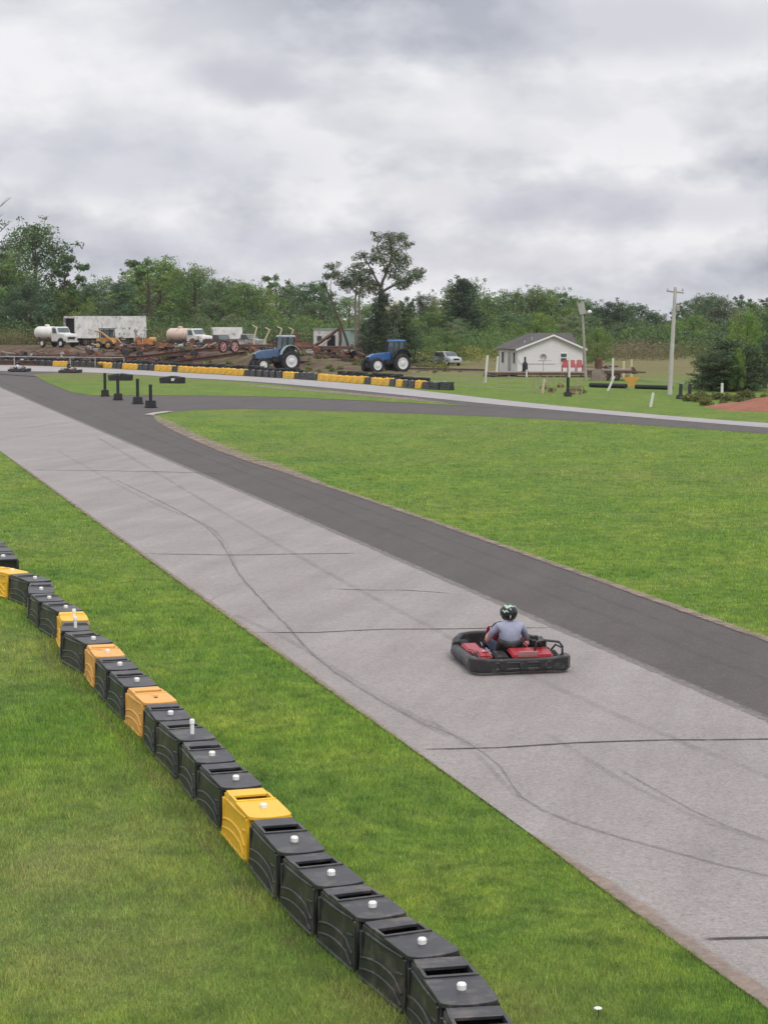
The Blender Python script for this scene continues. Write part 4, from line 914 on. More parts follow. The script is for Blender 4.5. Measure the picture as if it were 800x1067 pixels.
# stacked tyres behind the barrier
def tyre_stack(n=3):
    t = thing('tyre_stack', 'x', 'tyre stack')
    for k in range(n):
        MB().lathe([(.17, -.10), (.27, -.11), (.335, -.07), (.345, 0), (.335, .07), (.27, .11), (.17, .10), (.16, 0)], (random.uniform(-.03, .03), random.uniform(-.03, .03), .11 + k * .215), 'Z', 18).build('tyre', M['rubber'], t, smooth=True)
    return t
tp = tyre_stack(4); first = True
def tyres(u0, u1, off, lab, grp, step=.74):
    global first, tp
    acc = 0
    for i in range(1, len(bpath)):
        acc += (bpath[i] - bpath[i - 1]).length
        if acc < step: continue
        acc = 0; p = bpath[i]; u = colm(p)
        if not (u0 <= u <= u1): continue
        d = (bpath[i] - bpath[i - 1]).normalized(); q = p + Vector((-d.y, d.x, 0)) * off * -1
        if q.y < p.y: q = p + Vector((-d.y, d.x, 0)) * off
        r = tp if first else dup(tp); first = False
        r.location = (q.x, q.y, GH(q.x, q.y)); r.rotation_euler = (0, 0, random.uniform(0, 6)); r['label'] = lab; r['group'] = grp; r.scale = (1, 1, random.uniform(.75, 1.0))
tyres(-40, 58, 1.5, 'stack of black tyres behind the far barrier beside the two small karts', 'tyre stacks behind the small karts')
tyres(60, 255, 1.5, 'black tyre stack added for the shadow line behind the far barrier before the blue grey tractor', 'tyre stacks added for the shadow line before the blue grey tractor')  # stacks added to draw the dark shadow line above the yellow blocks
tyres(256, 300, 1.3, 'stack of black tyres behind the far barrier below the blue grey tractor', 'tyre stacks below the blue grey tractor')
tyres(340, 428, 1.3, 'stack of black tyres behind the far barrier below the bright blue tractor', 'tyre stacks below the bright blue tractor')

# ------------------------------------------------------------------ fences and posts
def post(u, ybase, ytop, utop, label, m, r=.06, cat='post', name='post'):
    p = G(u, ybase); t = AT(utop, ytop, p.y)
    mb = MB().tube([(0, 0, -.05), (t.x - p.x, 0, t.z)], [r, r * .9], 8); o = mb.build(name, M[m]); o.location = p; tag(o, label, cat); return o
post(633, 407, 392, 640, 'short white stake leaning beside the long black pipe', 'post_white', .085, name='leaning_stake')
post(677.5, 424, 409, 680.5, 'short white stake alone in the grass between track and utility pole', 'post_white', .085, name='leaning_stake')
post(752, 409, 399, 752.3, 'pale upright stub post before the dark cedar', 'post_white', .10, name='stub_post')
for u, lab in ((708.5, 'dark wooden stub post nearer the utility pole, one of two'), (718, 'dark wooden stub post nearer the cedar, one of two')):
    p = G(u, 415.5); t = thing('stub_post', lab, 'post', p)
    MB().tube([(0, 0, 0), (.04, 0, .95)], .12, 8).build('stake', M['dark_steel'], t); MB().box((0, 0, .14), (.55, .5, .28), taper=(.7, .7)).build('base', M['mud_black'], t, bevel=.04)
p = G(591.5, 413); t = thing('marker_post', 'black post with square foot and pale top standing at the wire fence', 'marker post', p)
MB().box((0, 0, .15), (.5, .5, .3), taper=(.8, .8)).build('base', M['mud_black'], t, bevel=.03); MB().tube([(0, 0, .3), (0, 0, 1.25)], .10, 8).build('post', M['mud_black'], t); MB().tube([(.1, .2, 1.25), (.1, .2, 2.6)], .07, 8).build('sleeve', M['post_white'], t)
def wire_fence(pts, tops, label, wires=3, m='tan_wood', r=.035, mesh=True, wire_r=.010):
    p0 = G(*pts[0]); t = thing('wire_fence', label, 'fence', p0); W = []
    for (x, y), (tx, ty) in zip(pts, tops):
        p = G(x, y); q = AT(tx, ty, p.y); MB().tube([p - p0, q - p0], r, 6).build('post', M[m], t); W.append((p - p0, q - p0))
    mb = MB()
    for k in range(wires):
        f = (k + .6) / wires
        for (a, b), (c, d) in zip(W[:-1], W[1:]):
            e = a.lerp(b, f); g = c.lerp(d, f); md = (e + g) / 2 - Vector((0, 0, .04)); mb.tube([e, md, g], wire_r, 4)
    w_ = mb.build('wires', M['galv'], t)
    return t
wire_fence([(430, 401), (478, 403.5), (505, 405.5), (530, 408.3), (555, 409), (557.5, 409.2), (562, 409.6), (570, 410), (577, 410.4), (584, 410.8), (600, 411.5), (606, 412)],
           [(430, 387), (478, 387.5), (505, 388), (530, 390.5), (555, 391), (557.7, 391), (562, 391.4), (570, 391.8), (577, 392), (584, 392.4), (600, 393.5), (606, 394)], 'low wire fence on thin rusty posts in front of the white house', 4, 'tan_wood', .035)
post(565, 409.5, 394.5, 567, 'pale wooden post leaning in the wire fence', 'post_yellow', .08, name='fence_post')
o = post(561.5, 408.5, 394.5, 571, 'thin brown brace slanting across the wire fence', 'tan_wood', .05, name='fence_brace')
wire_fence([(605, 392), (640, 394.5), (700, 399), (752, 404), (800, 408)], [(605, 390), (640, 391.5), (700, 396.5), (752, 402), (800, 405)], 'sagging grey wire fence before the tan field and the cedar', 2, 'tan_wood', .05, wire_r=.018)
# pipe rail fence before the junk yard
t = thing('pipe_fence', 'thin pale pipe rail fence before the white tank trucks', 'fence', YD(-20, 207)); o0 = Vector(t.location); mb = MB(); prev = None
for u in (-60, -20, 16, 74, 100, 130):
    p = YD(u, 206 - (u + 60) * .05); a = p + Vector((0, 0, 1.05)); MB().tube([p - o0, a - o0], .05, 6).build('post', M['galv'], t)
    if prev: mb.tube([prev - o0, a - o0], .045, 6)
    prev = a
mb.build('rail', M['galv'], t)
# tall white posts of the deck beside the house
post(505, 399, 370, 508, 'tall pale post leaning slightly before the house porch', 'post_white', .10, name='tall_post')
post(517, 392.5, 371, 518.5, 'shorter pale post between tall post and house corner', 'post_white', .09, name='tall_post')
post(548.5, 393, 385, 548.5, 'stubby pale post below the white house wall', 'post_white', .08, name='tall_post')
post(638, 398, 373, 638.5, 'tall white post with broad cap at the flatbed trailer', 'post_white', .09, name='tall_post')
# long black pipes on the ground
def pipe(a, b, lab, r=.22):
    p, q = G(*a), G(*b); n = 8; pts = [p.lerp(q, i / n) - p + Vector((0, random.uniform(-.1, .1), r)) for i in range(n + 1)]
    o = MB().tube(pts, r, 12).build('drain_pipe', M['mud_black'], smooth=True); o.location = p; tag(o, lab, 'pipe')
pipe((615, 403.4), (652, 404.6), 'thick black pipe lying beyond the leaning white stake', .17)
pipe((662, 405.0), (700, 406.2), 'thick black pipe lying between orange sign and utility pole', .16)
p = G(657.5, 406.5); t = thing('warning_sign', 'small orange arrow shaped sign low between the black pipes', 'sign', p)
MB().prism([(-.60, .95), (.60, .95), (.55, .75), (.25, .62), (.18, .25), (-.18, .25), (-.25, .62), (-.55, .75)], -.02, .02).build('panel', M['sign_orange'], t)
MB().tube([(0, .05, 0), (0, .05, .8)], .04, 6).build('post', M['galv'], t)
# utility pole
p = G(697.5, 411); top = AT(703.5, 299, p.y); d = top - p; t = thing('utility_pole', 'tall pale utility pole with small crossarm, rising above the trees', 'utility pole', p)
MB().tube([(0, 0, -.1), d * .5, d], [.17, .14, .105], 12).build('pole', M['pole_wood'], t, smooth=True)
MB().box(tuple(d * .955), (1.15, .09, .10), ry=R(6)).build('crossarm', M['grey_wood'], t)
for s in (-.5, .05, .5): MB().lathe([(.05, 0), (.07, .06), (.03, .14), (.02, .2)], (d.x * .955 + s, d.y * .955, d.z * .955 + .06), 'Z', 8).build('insulator', M['grey_wood'], t)
MB().lathe([(.12, 0), (.14, .05), (.14, .35), (.10, .4)], (d.x * .8 + .22, -.05, d.z * .78), 'Z', 10).build('transformer', M['grey_wood'], t)
# yard lamp pole by the house
p = G(610.5, 396.5); top = AT(606.5, 322, p.y); d = top - p; t = thing('lamp_pole', 'leaning grey pole with a yard light on a short arm beside the house', 'lamp pole', p)
MB().tube([(0, 0, -.1), d], [.13, .09], 10).build('pole', M['grey_wood'], t, smooth=True)
a = d * .935; m = MB().tube([a, a + Vector((.25, 0, .22)), a + Vector((.5, 0, .25))], .03, 6); m.build('arm', M['galv'], t)
MB().lathe([(.05, .1), (.16, .02), (.20, -.10), (.12, -.16)], tuple(a + Vector((.58, 0, .22))), 'Z', 12).build('lamp', M['trim_white'], t, smooth=True)
MB().box(tuple(d * .99 + Vector((-.05, -.1, .1))), (.55, .12, .95), ry=R(-14)).build('panel', M['galv'], t, bevel=.02)
# ------------------------------------------------------------------ trees and shrubs
def mat_leaf(name, col, var=(0.75, 1.3), trans=0.3):
    m = bpy.data.materials.new(name); nt, N, L = nodes_of(m)
    out = N.new('ShaderNodeOutputMaterial'); d = N.new('ShaderNodeBsdfPrincipled'); at = N.new('ShaderNodeAttribute'); at.attribute_name = 'tint'
    g = N.new('ShaderNodeNewGeometry'); oi = N.new('ShaderNodeObjectInfo')
    n = noise(N, L, g.outputs['Position'], 0.35, 4, 0.6)
    c = mix(N, L, 1.0, ramp(N, L, n, [(0.3, tuple(v * var[0] for v in col)), (0.7, tuple(v * var[1] for v in col))]), at.outputs['Color'], 'MULTIPLY')
    c = mix(N, L, 1.0, c, ramp(N, L, oi.outputs['Random'], [(0, (0.78, 0.84, 0.88)), (0.35, (0.9, 0.9, 0.9)), (0.65, (1.05, 1.08, 0.85)), (1, (1.3, 1.22, 0.95))]), 'MULTIPLY')
    L.new(c, d.inputs['Base Color']); d.inputs['Roughness'].default_value = 0.55; d.inputs['Specular IOR Level'].default_value = 0.3
    t = N.new('ShaderNodeBsdfTranslucent'); L.new(c, t.inputs['Color']); ms = N.new('ShaderNodeMixShader'); ms.inputs[0].default_value = trans
    L.new(d.outputs[0], ms.inputs[1]); L.new(t.outputs[0], ms.inputs[2]); L.new(ms.outputs[0], out.inputs[0]); return m
M['leaf'] = mat_leaf('broad_leaves', (0.110, 0.182, 0.066)); M['leaf_bright'] = mat_leaf('fresh_leaves', (0.165, 0.265, 0.072)); M['leaf_dark'] = mat_leaf('dark_leaves', (0.062, 0.095, 0.048), trans=.12)
M['leaf_grey'] = mat_leaf('grey_green_leaves', (0.180, 0.222, 0.130)); M['leaf_blue'] = mat_leaf('cool_green_leaves', (0.112, 0.180, 0.098)); M['brush'] = mat_leaf('dry_brush', (0.20, 0.175, 0.11))
M['grass_tall'] = mat_leaf('tall_grass', (0.15, 0.17, 0.055)); M['bloom'] = mat_leaf('white_blossom', (0.6, 0.62, 0.5))
def leaves(name, clusters, n, size, m, parent=None, seed=1, droop=0.0, flat=.8):
    """clusters: (x,y,z,rx,ry,rz,weight) filled with n small leaf faces"""
    rs = np.random.RandomState(seed); C_ = np.array(clusters, float); wts = C_[:, 6] * C_[:, 3] * C_[:, 4] ** .5 * C_[:, 5] ** .5; k = rs.choice(len(C_), n, p=wts / wts.sum())
    d = rs.normal(size=(n, 3)); d /= np.linalg.norm(d, axis=1)[:, None] + 1e-9; r = rs.rand(n) ** .42
    r *= 1 + .28 * np.sin(d[:, 0] * 5 + k) * np.cos(d[:, 1] * 4 + d[:, 2] * 6 + k * 2.1)
    P = C_[k, :3] + d * C_[k, 3:6] * r[:, None]; P[:, 2] -= droop * rs.rand(n)
    nrm = d + rs.normal(size=(n, 3)) * flat; nrm /= np.linalg.norm(nrm, axis=1)[:, None]
    a = np.cross(nrm, rs.normal(size=(n, 3))); a /= np.linalg.norm(a, axis=1)[:, None] + 1e-9; b = np.cross(nrm, a)
    s = size * rs.uniform(.55, 1.35, n)[:, None]
    V = np.stack([P - a * s * .9, P + b * s * .45, P + a * s * .9, P - b * s * .45], 1)
    V[:, :, 2] = np.maximum(V[:, :, 2], .02)
    me = bpy.data.meshes.new(name); me.vertices.add(4 * n); me.vertices.foreach_set('co', V.reshape(-1).astype(np.float32))
    me.loops.add(4 * n); me.loops.foreach_set('vertex_index', np.arange(4 * n, dtype=np.int32)); me.polygons.add(n); me.polygons.foreach_set('loop_start', np.arange(0, 4 * n, 4, dtype=np.int32))
    me.update(); me.validate()
    ct = rs.uniform(.78, 1.25, len(C_))[k] * rs.uniform(.7, 1.3, n); yl = rs.uniform(.85, 1.2, len(C_))[k]
    col = np.repeat(np.stack([ct * yl, ct, ct * .95, np.ones(n)], 1), 4, 0)
    at = me.attributes.new('tint', 'FLOAT_COLOR', 'POINT'); at.data.foreach_set('color', col.reshape(-1).astype(np.float32))
    me.materials.append(M[m]); o = bpy.data.objects.new(name, me); COL.objects.link(o)
    if parent: o.parent = parent
    return o
def make_tree(seed, H, W, leafm, n=5200, size=.17, base=.18, kind='oak', barkm='bark', name='tree'):
    """tapered trunk, limbs to every clump, uneven crown; unit height H, crown half-width W"""
    rr = random.Random(seed); t = thing(name, 'x', 'tree'); mb = MB(); cl = []
    lean = rr.uniform(-.05, .05) * H; top = Vector((lean, rr.uniform(-.3, .3), H * (.82 if kind != 'cedar' else .97)))
    trunk = [Vector((0, 0, -.2)), Vector((lean * .15, 0, H * .2)), Vector((lean * .4, .1, H * .45)), Vector((lean * .8, 0, H * .66)), top]
    r0 = H * .022 + .04; mb.tube(trunk, [r0 * 1.25, r0, r0 * .75, r0 * .45, r0 * .12], 8)
    def tp(f):
        x = f * 4; i = min(3, int(x)); return trunk[i].lerp(trunk[i + 1], x - i)
    nb = {'oak': 20, 'open': 15, 'round': 24, 'cedar': 38}[kind]
    for i in range(nb):
        f = base + (1 - base) * (i + rr.random() * .6) / nb; a = i * 2.4 + rr.uniform(-.5, .5)
        if kind == 'cedar': prof = (1 - f) ** .75 * .95 + .05
        elif kind == 'open': prof = .55 + .45 * math.sin(f * 3)
        else: prof = math.sin(math.pi * (.18 + .78 * f)) ** .7
        R_ = W * prof * rr.uniform(.62, 1.08); st = tp(max(.12, f * .8 if kind != 'cedar' else f * .95)); z = H * (f * .93 + .02) if kind != 'cedar' else H * f
        e = Vector((st.x + R_ * math.cos(a), st.y + R_ * math.sin(a), z)); md = st.lerp(e, .5) + Vector((0, 0, -.03 * H if kind != 'cedar' else 0))
        mb.tube([st, md, e], [r0 * .38 * (1 - f * .5), r0 * .24 * (1 - f * .5), r0 * .06], 5)
        cr = (W * rr.uniform(.20, .38)) * (1 if kind != 'open' else .72) * (1 if kind != 'cedar' else (.95 + .5 * (1 - f)))
        cl.append((e.x, e.y, e.z, cr * 1.1, cr * 1.1, cr * rr.uniform(.5, .8), 1))
        if kind != 'open' or rr.random() < .5: q = st.lerp(e, rr.uniform(.45, .75)); cl.append((q.x + rr.uniform(-.3, .3), q.y, q.z + cr * .3, cr * .9, cr * .9, cr * .6, .8))
        for b_ in range(2):
            e2 = e + Vector((rr.uniform(-1, 1), rr.uniform(-1, 1), rr.uniform(-.1, 1))) * cr * 1.25; mb.tube([md.lerp(e, .6), e2], [r0 * .1, r0 * .03], 4); cl.append((e2.x, e2.y, e2.z, cr * .42, cr * .42, cr * .35, .55))
    cl.append((top.x, top.y, H * .93, W * .2, W * .2, H * .06, 1))
    mb.build('trunk', M[barkm], t, smooth=True); leaves('crown', cl, n, size, leafm, t, seed); return t
arch = {
 'oak1': make_tree(11, 10, 3.9, 'leaf', 10500, .14), 'oak2': make_tree(12, 10, 3.3, 'leaf_blue', 9800, .14, kind='round'), 'open1': make_tree(13, 10, 2.6, 'leaf', 6000, .13, .30, 'open'),
 'round1': make_tree(14, 10, 4.4, 'leaf_bright', 12000, .14, .06, 'round'), 'dark1': make_tree(15, 10, 3.2, 'leaf_dark', 10500, .13, .08, 'round'), 'cedar1': make_tree(16, 10, 2.9, 'leaf_dark', 15000, .14, .01, 'cedar'),
 'oak3': make_tree(17, 10, 3.6, 'leaf_grey', 9000, .14), 'open2': make_tree(18, 10, 2.2, 'leaf_blue', 5600, .13, .35, 'open')}
aused = set()
def tree(a, u, ytop, Y, label, group=None, wide=1.0, rz=None, name='tree'):
    r = arch[a]
    if a in aused: r = dup(r)
    aused.add(a); r.name = name; p = YD(u, Y); h = AT(u, ytop, Y).z - p.z; s = h / 9.9
    r.location = p; r.rotation_euler = (0, 0, random.uniform(0, 6.28) if rz is None else rz); r.scale = (s * wide, s * wide, s); r['label'] = label
    if group: r['group'] = group
    return r
# the tree line: heights follow the photograph's skyline
sky_line = [(-60, 250), (-20, 262), (95, 292), (112, 288), (128, 290), (150, 274), (168, 271), (190, 280), (205, 276), (228, 288), (243, 290), (258, 291), (275, 297), (292, 287), (306, 292), (322, 291), (338, 296), (420, 306), (440, 306), (455, 309),
            (470, 304), (484, 294), (500, 303), (512, 312), (526, 304), (540, 303), (556, 300), (572, 302), (588, 301), (600, 309), (616, 313), (634, 312), (650, 311), (664, 318), (680, 323), (700, 322), (716, 311), (728, 306), (742, 309), (756, 311), (770, 308), (784, 313), (800, 309), (815, 311), (840, 305), (880, 300)]
rr = random.Random(4)
for i, (u, yt) in enumerate(sky_line):
    Yd = rr.uniform(296, 345); k = rr.choice(['oak1', 'oak2', 'oak3', 'oak1', 'oak2', 'open1', 'open2', 'dark1'] if i % 3 else ['round1', 'oak2', 'dark1'])
    if 590 < u < 680: k = rr.choice(['dark1', 'oak2', 'dark1'])
    if 700 < u: k = rr.choice(['oak2', 'oak3', 'open2', 'oak1'])
    zone = 'behind the junk yard' if u < 330 else ('between broken tree and house' if u < 520 else ('behind the white house' if u < 690 else 'beyond the utility pole and cedar'))
    tree(k, u + rr.uniform(-3, 3), yt + rr.uniform(-2, 3), Yd, 'leafy green tree in the dense tree line ' + zone, 'trees in the tree line ' + zone, rr.uniform(.9, 1.35), name='tree')
# a second, farther rank closes the gaps
for i in range(34):
    u = -80 + i * 29 + rr.uniform(-8, 8); yt = np.interp(u, [q[0] for q in sky_line], [q[1] for q in sky_line]) + rr.uniform(9, 16)
    zone = 'behind the junk yard' if u < 330 else ('between broken tree and house' if u < 520 else ('behind the white house' if u < 690 else 'beyond the utility pole and cedar'))
    tree(rr.choice(['oak2', 'dark1', 'oak1', 'round1']), u, yt, rr.uniform(350, 380), 'leafy green tree in the dense tree line ' + zone, 'trees in the tree line ' + zone, 1.5, name='tree')
# lower trees and bushes in front of the line
for i in range(58):
    u = -60 + i * 16 + rr.uniform(-6, 6)
    if 395 < u < 432 or 500 < u < 520: continue
    yt = rr.uniform(322, 340); zone = 'behind the junk yard' if u < 380 else ('between the SUV and the house' if u < 560 else ('right behind the house roof' if u < 660 else 'beyond the tan field'))
    if 620 < u < 700: yt = rr.uniform(334, 346)
    if 120 < u < 330: yt = rr.uniform(326, 342)
    tree(rr.choice(['round1', 'round1', 'oak1', 'oak3', 'oak2'] if u < 600 else ['oak2', 'oak3', 'round1']), u, yt, rr.uniform(272, 292), 'low bushy tree in front of the tree line ' + zone.replace('right behind', 'just behind'), 'low bushy trees ' + zone, rr.uniform(1.3, 1.8), name='bushy_tree')
# big spreading trees at the picture's edge
tree('oak1', 40, 231, 284, 'tall spreading tree with a high open crown behind the first tank truck', None, 1.0, 2.0, 'tall_tree')
tree('round1', 8, 262, 276, 'broad full tree at the picture edge left of the first tank truck'.replace('left of', 'beside'), None, .95, 1.0, 'broad_tree')
tree('open1', 68, 263, 282, 'slender tree with thin crown between the tall spreading tree and the tree line', None, 1.0, 3.0, 'slender_tree')
tree('open2', 82, 285, 284, 'small thin tree on the shoulder of the tall spreading tree', None, .9, 3.0, 'slender_tree')
tree('round1', 72, 300, 282, 'bright green bushy tree behind the open end of the box trailer', None, 1.0, 4.0, 'bushy_tree')
tree('oak2', 30, 290, 272, 'dense mid green tree rising behind the white tank of the first truck', None, 1.2, 5.0, 'bushy_tree')
tree('open1', 158, 268, 280, 'taller thin crowned tree rising above the line behind the box trailer', None, 1.2, 1.0, 'tall_tree')
tree('cedar1', 482, 292, 285, 'pointed tree rising above the line over the parked SUV', None, 1.3, 1.0, 'pointed_tree')
tree('round1', 466, 345, 212, 'bright bush beside the parked SUV', None, 1.5, 1.0, 'bush')
tree('dark1', 459, 366, 200.5, 'small dark bush in front of the parked SUV bonnet', None, .6, 1.0, 'bush')
tree('round1', 560, 326, 205, 'bright rounded tree just over the house roof', None, 1.2, .4, 'bushy_tree')
tree('round1', 622, 341, 200, 'light green bush beside the yard lamp pole', None, .9, .9, 'bush')
# cedar group before the tan field
tree('dark1', 760, 352, 140, 'tallest rounded evergreen at the heart of the cedar group', None, 1.7, 3.3, 'cedar_tree')
tree('cedar1', 757, 356, 138, 'dark cedar with dense low skirts, broad member of the cedar group', None, 2.3, .4, 'cedar_tree')
tree('dark1', 740, 364, 136, 'small dark rounded cedar at the pole side of the cedar group', None, 1.7, 2.4, 'cedar_tree')
tree('dark1', 796, 352, 141, 'dark cedar cut by the picture edge behind the red earth', None, 1.5, 1.4, 'cedar_tree')
tree('dark1', 778, 360, 135.5, 'low dark cedar in front of the cedar group', None, 2.0, 1.9, 'cedar_tree')
tree('dark1', 760, 366, 134.5, 'lowest dark cedar with skirts on the ground, front of the cedar group', None, 2.3, 2.9, 'cedar_tree')
tree('round1', 768, 362, 133.5, 'bright green bush growing among the dark cedars', None, .45, .4, 'bush')
tree('round1', 775, 326, 150, 'fresh green tree standing behind the dark cedars', None, .8, 2.4, 'bushy_tree')
tree('oak2', 800, 322, 156, 'cool green tree behind the cedars at the picture edge', None, 1.0, 2.4, 'bushy_tree')
# bare twigs of a tall tree at the edge
t = thing('bare_tree', 'bare topped tree with dark twigs cut by the picture edge', 'tree', YD(-6, 240)); mb = MB(); o0 = Vector(t.location)
h = AT(0, 204, 240).z - o0.z; mb.tube([(0, 0, -.1), (.1, 0, h * .5), (.5, 0, h * .97)], [.32, .2, .04], 8); cl = []
for i in range(16):
    a = i * 2.4; f = .5 + .5 * i / 16; s = Vector((.1 + (f - .5) * .7, 0, h * f)); e = s + Vector((math.cos(a) * 1.8, math.sin(a) * 1.5, 1.1 + .4 * math.sin(i))); mb.tube([s, s.lerp(e, .5) + Vector((0, 0, -.1)), e], [.07, .045, .015], 5)
    for b_ in range(3): mb.tube([s.lerp(e, .55 + b_ * .12), e + Vector((math.cos(a + b_ - 1) * .6, math.sin(a + b_) * .4, .5))], [.025, .01], 4)
    if i < 8: cl.append((e.x, e.y, e.z - .3, .7, .7, .4, 1))
mb.build('trunk', M['bark'], t); leaves('crown', cl, 900, .17, 'leaf_dark', t, 3)
# the broken tall tree: built limb by limb (columns/rows of the photograph at its own distance)
YT = 214.0
def px(u, v, dy=0.0):
    q = AT(u, v, YT); return Vector((q.x, YT + dy, q.z))
def limb_tree(name, label, base, limbs, clumps, leafm, n, size, barkm, seed):
    b0 = YD(base, YT); t = thing(name, label, 'tree', b0); mb = MB(); rr = random.Random(seed)
    for pts, r0, r1 in limbs:
        P = [px(*p) - b0 for p in pts]; P = smooth_poly(P, .6); k = len(P); mb.tube(P, [r0 + (r1 - r0) * i / (k - 1) for i in range(k)], 7)
    cl = []
    for (u, v, dy, r, sq) in clumps:
        r *= 1.16; q = px(u, v, dy) - b0; cl.append((q.x, q.y, q.z, r, r, r * sq, .8))
        for i in range(3): cl.append((q.x + rr.uniform(-1, 1) * r, q.y + rr.uniform(-1, 1) * r, q.z + rr.uniform(-.7, .8) * r * sq, r * .5, r * .5, r * .42, .9))
        for i in range(3): mb.tube([q + Vector((0, 0, -r * sq)), q + Vector((rr.uniform(-1, 1) * r * .9, rr.uniform(-1, 1) * r, rr.uniform(0, 1) * r * sq))], [.045, .015], 4)
    mb.build('trunk', M[barkm], t, smooth=True); leaves('crown', cl, n, size, leafm, t, seed); return t
limb_tree('broken_tree', 'tallest tree with open grey green crown and forked dark limbs behind the bright blue tractor', 399,
    [([(399, 384), (398, 350), (396, 320), (397, 298), (404, 280), (408, 262), (405, 246)], .40, .05), ([(397, 300), (388, 284), (380, 268), (374, 262)], .14, .03),
     ([(398, 304), (412, 296), (426, 291), (437, 284)], .16, .04), ([(403, 284), (396, 268), (392, 258), (398, 246)], .10, .02), ([(406, 270), (416, 258), (424, 252)], .09, .02), ([(398, 300), (392, 290), (386, 277)], .09, .02)],
    [(400, 262, 0, 1.1, .8), (407, 251, .4, 1.1, .7), (395, 247, -.3, .75, .7), (418, 247, .2, .8, .6), (425, 254, 0, .55, .5), (413, 262, .3, 1.0, .8), (402, 272, -.5, 1.1, .7), (415, 273, .5, 1.2, .8), (388, 270, .3, .8, .7), (376, 266, 0, .7, .7), (374, 277, .2, .6, .6),
     (428, 288, 0, 1.3, .6), (436, 282, .2, .7, .7), (418, 296, .4, 1.0, .6), (405, 284, .6, .9, .7), (392, 300, .5, 1.1, .7), (385, 283, .3, .6, .6)], 'leaf_grey', 9000, .13, 'bark', 21)
limb_tree('double_trunk_tree', 'tree with two bare pale trunks and thin crown behind the shed', 372,
    [([(372, 380), (371, 345), (370, 315), (371, 300), (367, 286)], .26, .05), ([(377, 380), (375, 345), (374, 312), (378, 292)], .22, .05), ([(371, 305), (360, 294), (350, 288)], .10, .03)],
    [(367, 282, 0, .9, .7), (376, 288, .3, 1.0, .8), (356, 288, -.2, .9, .6), (362, 298, .3, 1.0, .7), (378, 301, 0, 1.1, .8), (368, 292, .5, .9, .7), (384, 294, .2, .8, .7)], 'leaf_grey', 3600, .13, 'bark_pale', 22)
limb_tree('leaning_tree', 'dead dark trunk leaning away from the shed with sparse top leaves', 365,
    [([(366, 382), (362, 358), (352, 330), (341, 304), (338, 296)], .20, .06), ([(346, 312), (344, 298), (347, 286)], .07, .02), ([(341, 302), (336, 290), (343, 280)], .06, .02)],
    [(346, 277, 0, .7, .6), (341, 288, .2, .6, .6), (350, 284, -.2, .55, .6), (337, 296, .1, .5, .6), (352, 294, .1, .55, .6)], 'leaf_grey', 1100, .13, 'bark', 23)
tree('cedar1', 416, 318, 206, 'broad dark evergreen beside the bright blue tractor', None, 1.5, 1.0, 'evergreen_tree')
tree('cedar1', 398, 306, 209, 'narrow dark evergreen at the foot of the tallest tree', None, 1.1, 2.0, 'evergreen_tree')
tree('dark1', 386, 330, 212, 'dark bushy tree between the two pale trunks and the tallest tree', None, .9, 2.0, 'bushy_tree')
t = thing('flowering_shrub', 'shrub with white blossom high against the dark evergreens', 'shrub', YD(411, 203)); o0 = Vector(t.location)
q = AT(411, 318, 203) - o0; MB().tube([(0, 0, 0), (q.x * .5, 0, q.z * .5), q], [.1, .06, .02], 6).build('stem', M['bark_pale'], t)
leaves('foliage', [(q.x * .8, 0, q.z * .85, 1.0, .8, 1.0, 1), (q.x * .4, 0, q.z * .5, .8, .8, 1.4, .7)], 900, .14, 'leaf_grey', t, 5); leaves('blossom', [(q.x + .1, -.5, q.z + .2, .45, .3, .35, 1), (q.x - .7, -.5, q.z - .3, .35, .3, .3, .6)], 110, .11, 'bloom', t, 6)
# dry brush and weeds: nobody could count them
def brush_strip(name, u0, u1, Y0, Y1, h, n, size, m, seed, cat_h=1.0):
    rs = random.Random(seed); cl = []
    for i in range(int((u1 - u0) / 3.2)):
        u = rs.uniform(u0, u1); Y = rs.uniform(Y0, Y1)
        if name == 'weeds' and u < 480 and Y < 10400 / (49.6 + .042 * max(u, -40)) + 4: continue
        p = YD(u, Y); s = rs.uniform(.5, 1.3); cl.append((p.x, p.y, p.z + h * s * .35, h * .9 * s, h * .9, h * .6 * s, 1))
    o = leaves(name, cl, n, size, m, None, seed, flat=1.2)
    stuff(o); return o
brush_strip('undergrowth', -60, 330, 262, 268, 2.4, 15000, .14, 'brush', 31); brush_strip('undergrowth', -60, 500, 266, 282, 2.8, 26000, .15, 'leaf', 32)
brush_strip('undergrowth', 600, 705, 228, 262, 2.2, 9000, .13, 'brush', 33); brush_strip('undergrowth', 430, 640, 215, 260, 1.5, 9000, .15, 'grass_tall', 34); brush_strip('undergrowth', 660, 900, 235, 262, 2.2, 8000, .16, 'grass_tall', 36)
brush_strip('weeds', 716, 830, 112, 127, .42, 9000, .09, 'grass_tall', 35); brush_strip('weeds', 560, 612, 128, 142, .30, 2500, .08, 'brush', 37); brush_strip('weeds', 225, 480, 176, 200, .35, 5000, .1, 'grass_tall', 38); brush_strip('weeds', -40, 470, 186, 235, .4, 9000, .12, 'brush', 39); brush_strip('weeds', -40, 480, 184, 236, .5, 26000, .13, 'grass_tall', 44)

brush_strip('undergrowth', 430, 610, 240, 284, 3.6, 22000, .16, 'leaf', 41); brush_strip('undergrowth', 600, 900, 262, 284, 4.0, 22000, .2, 'leaf', 42); brush_strip('undergrowth', -60, 440, 262, 284, 4.0, 26000, .2, 'leaf', 43)
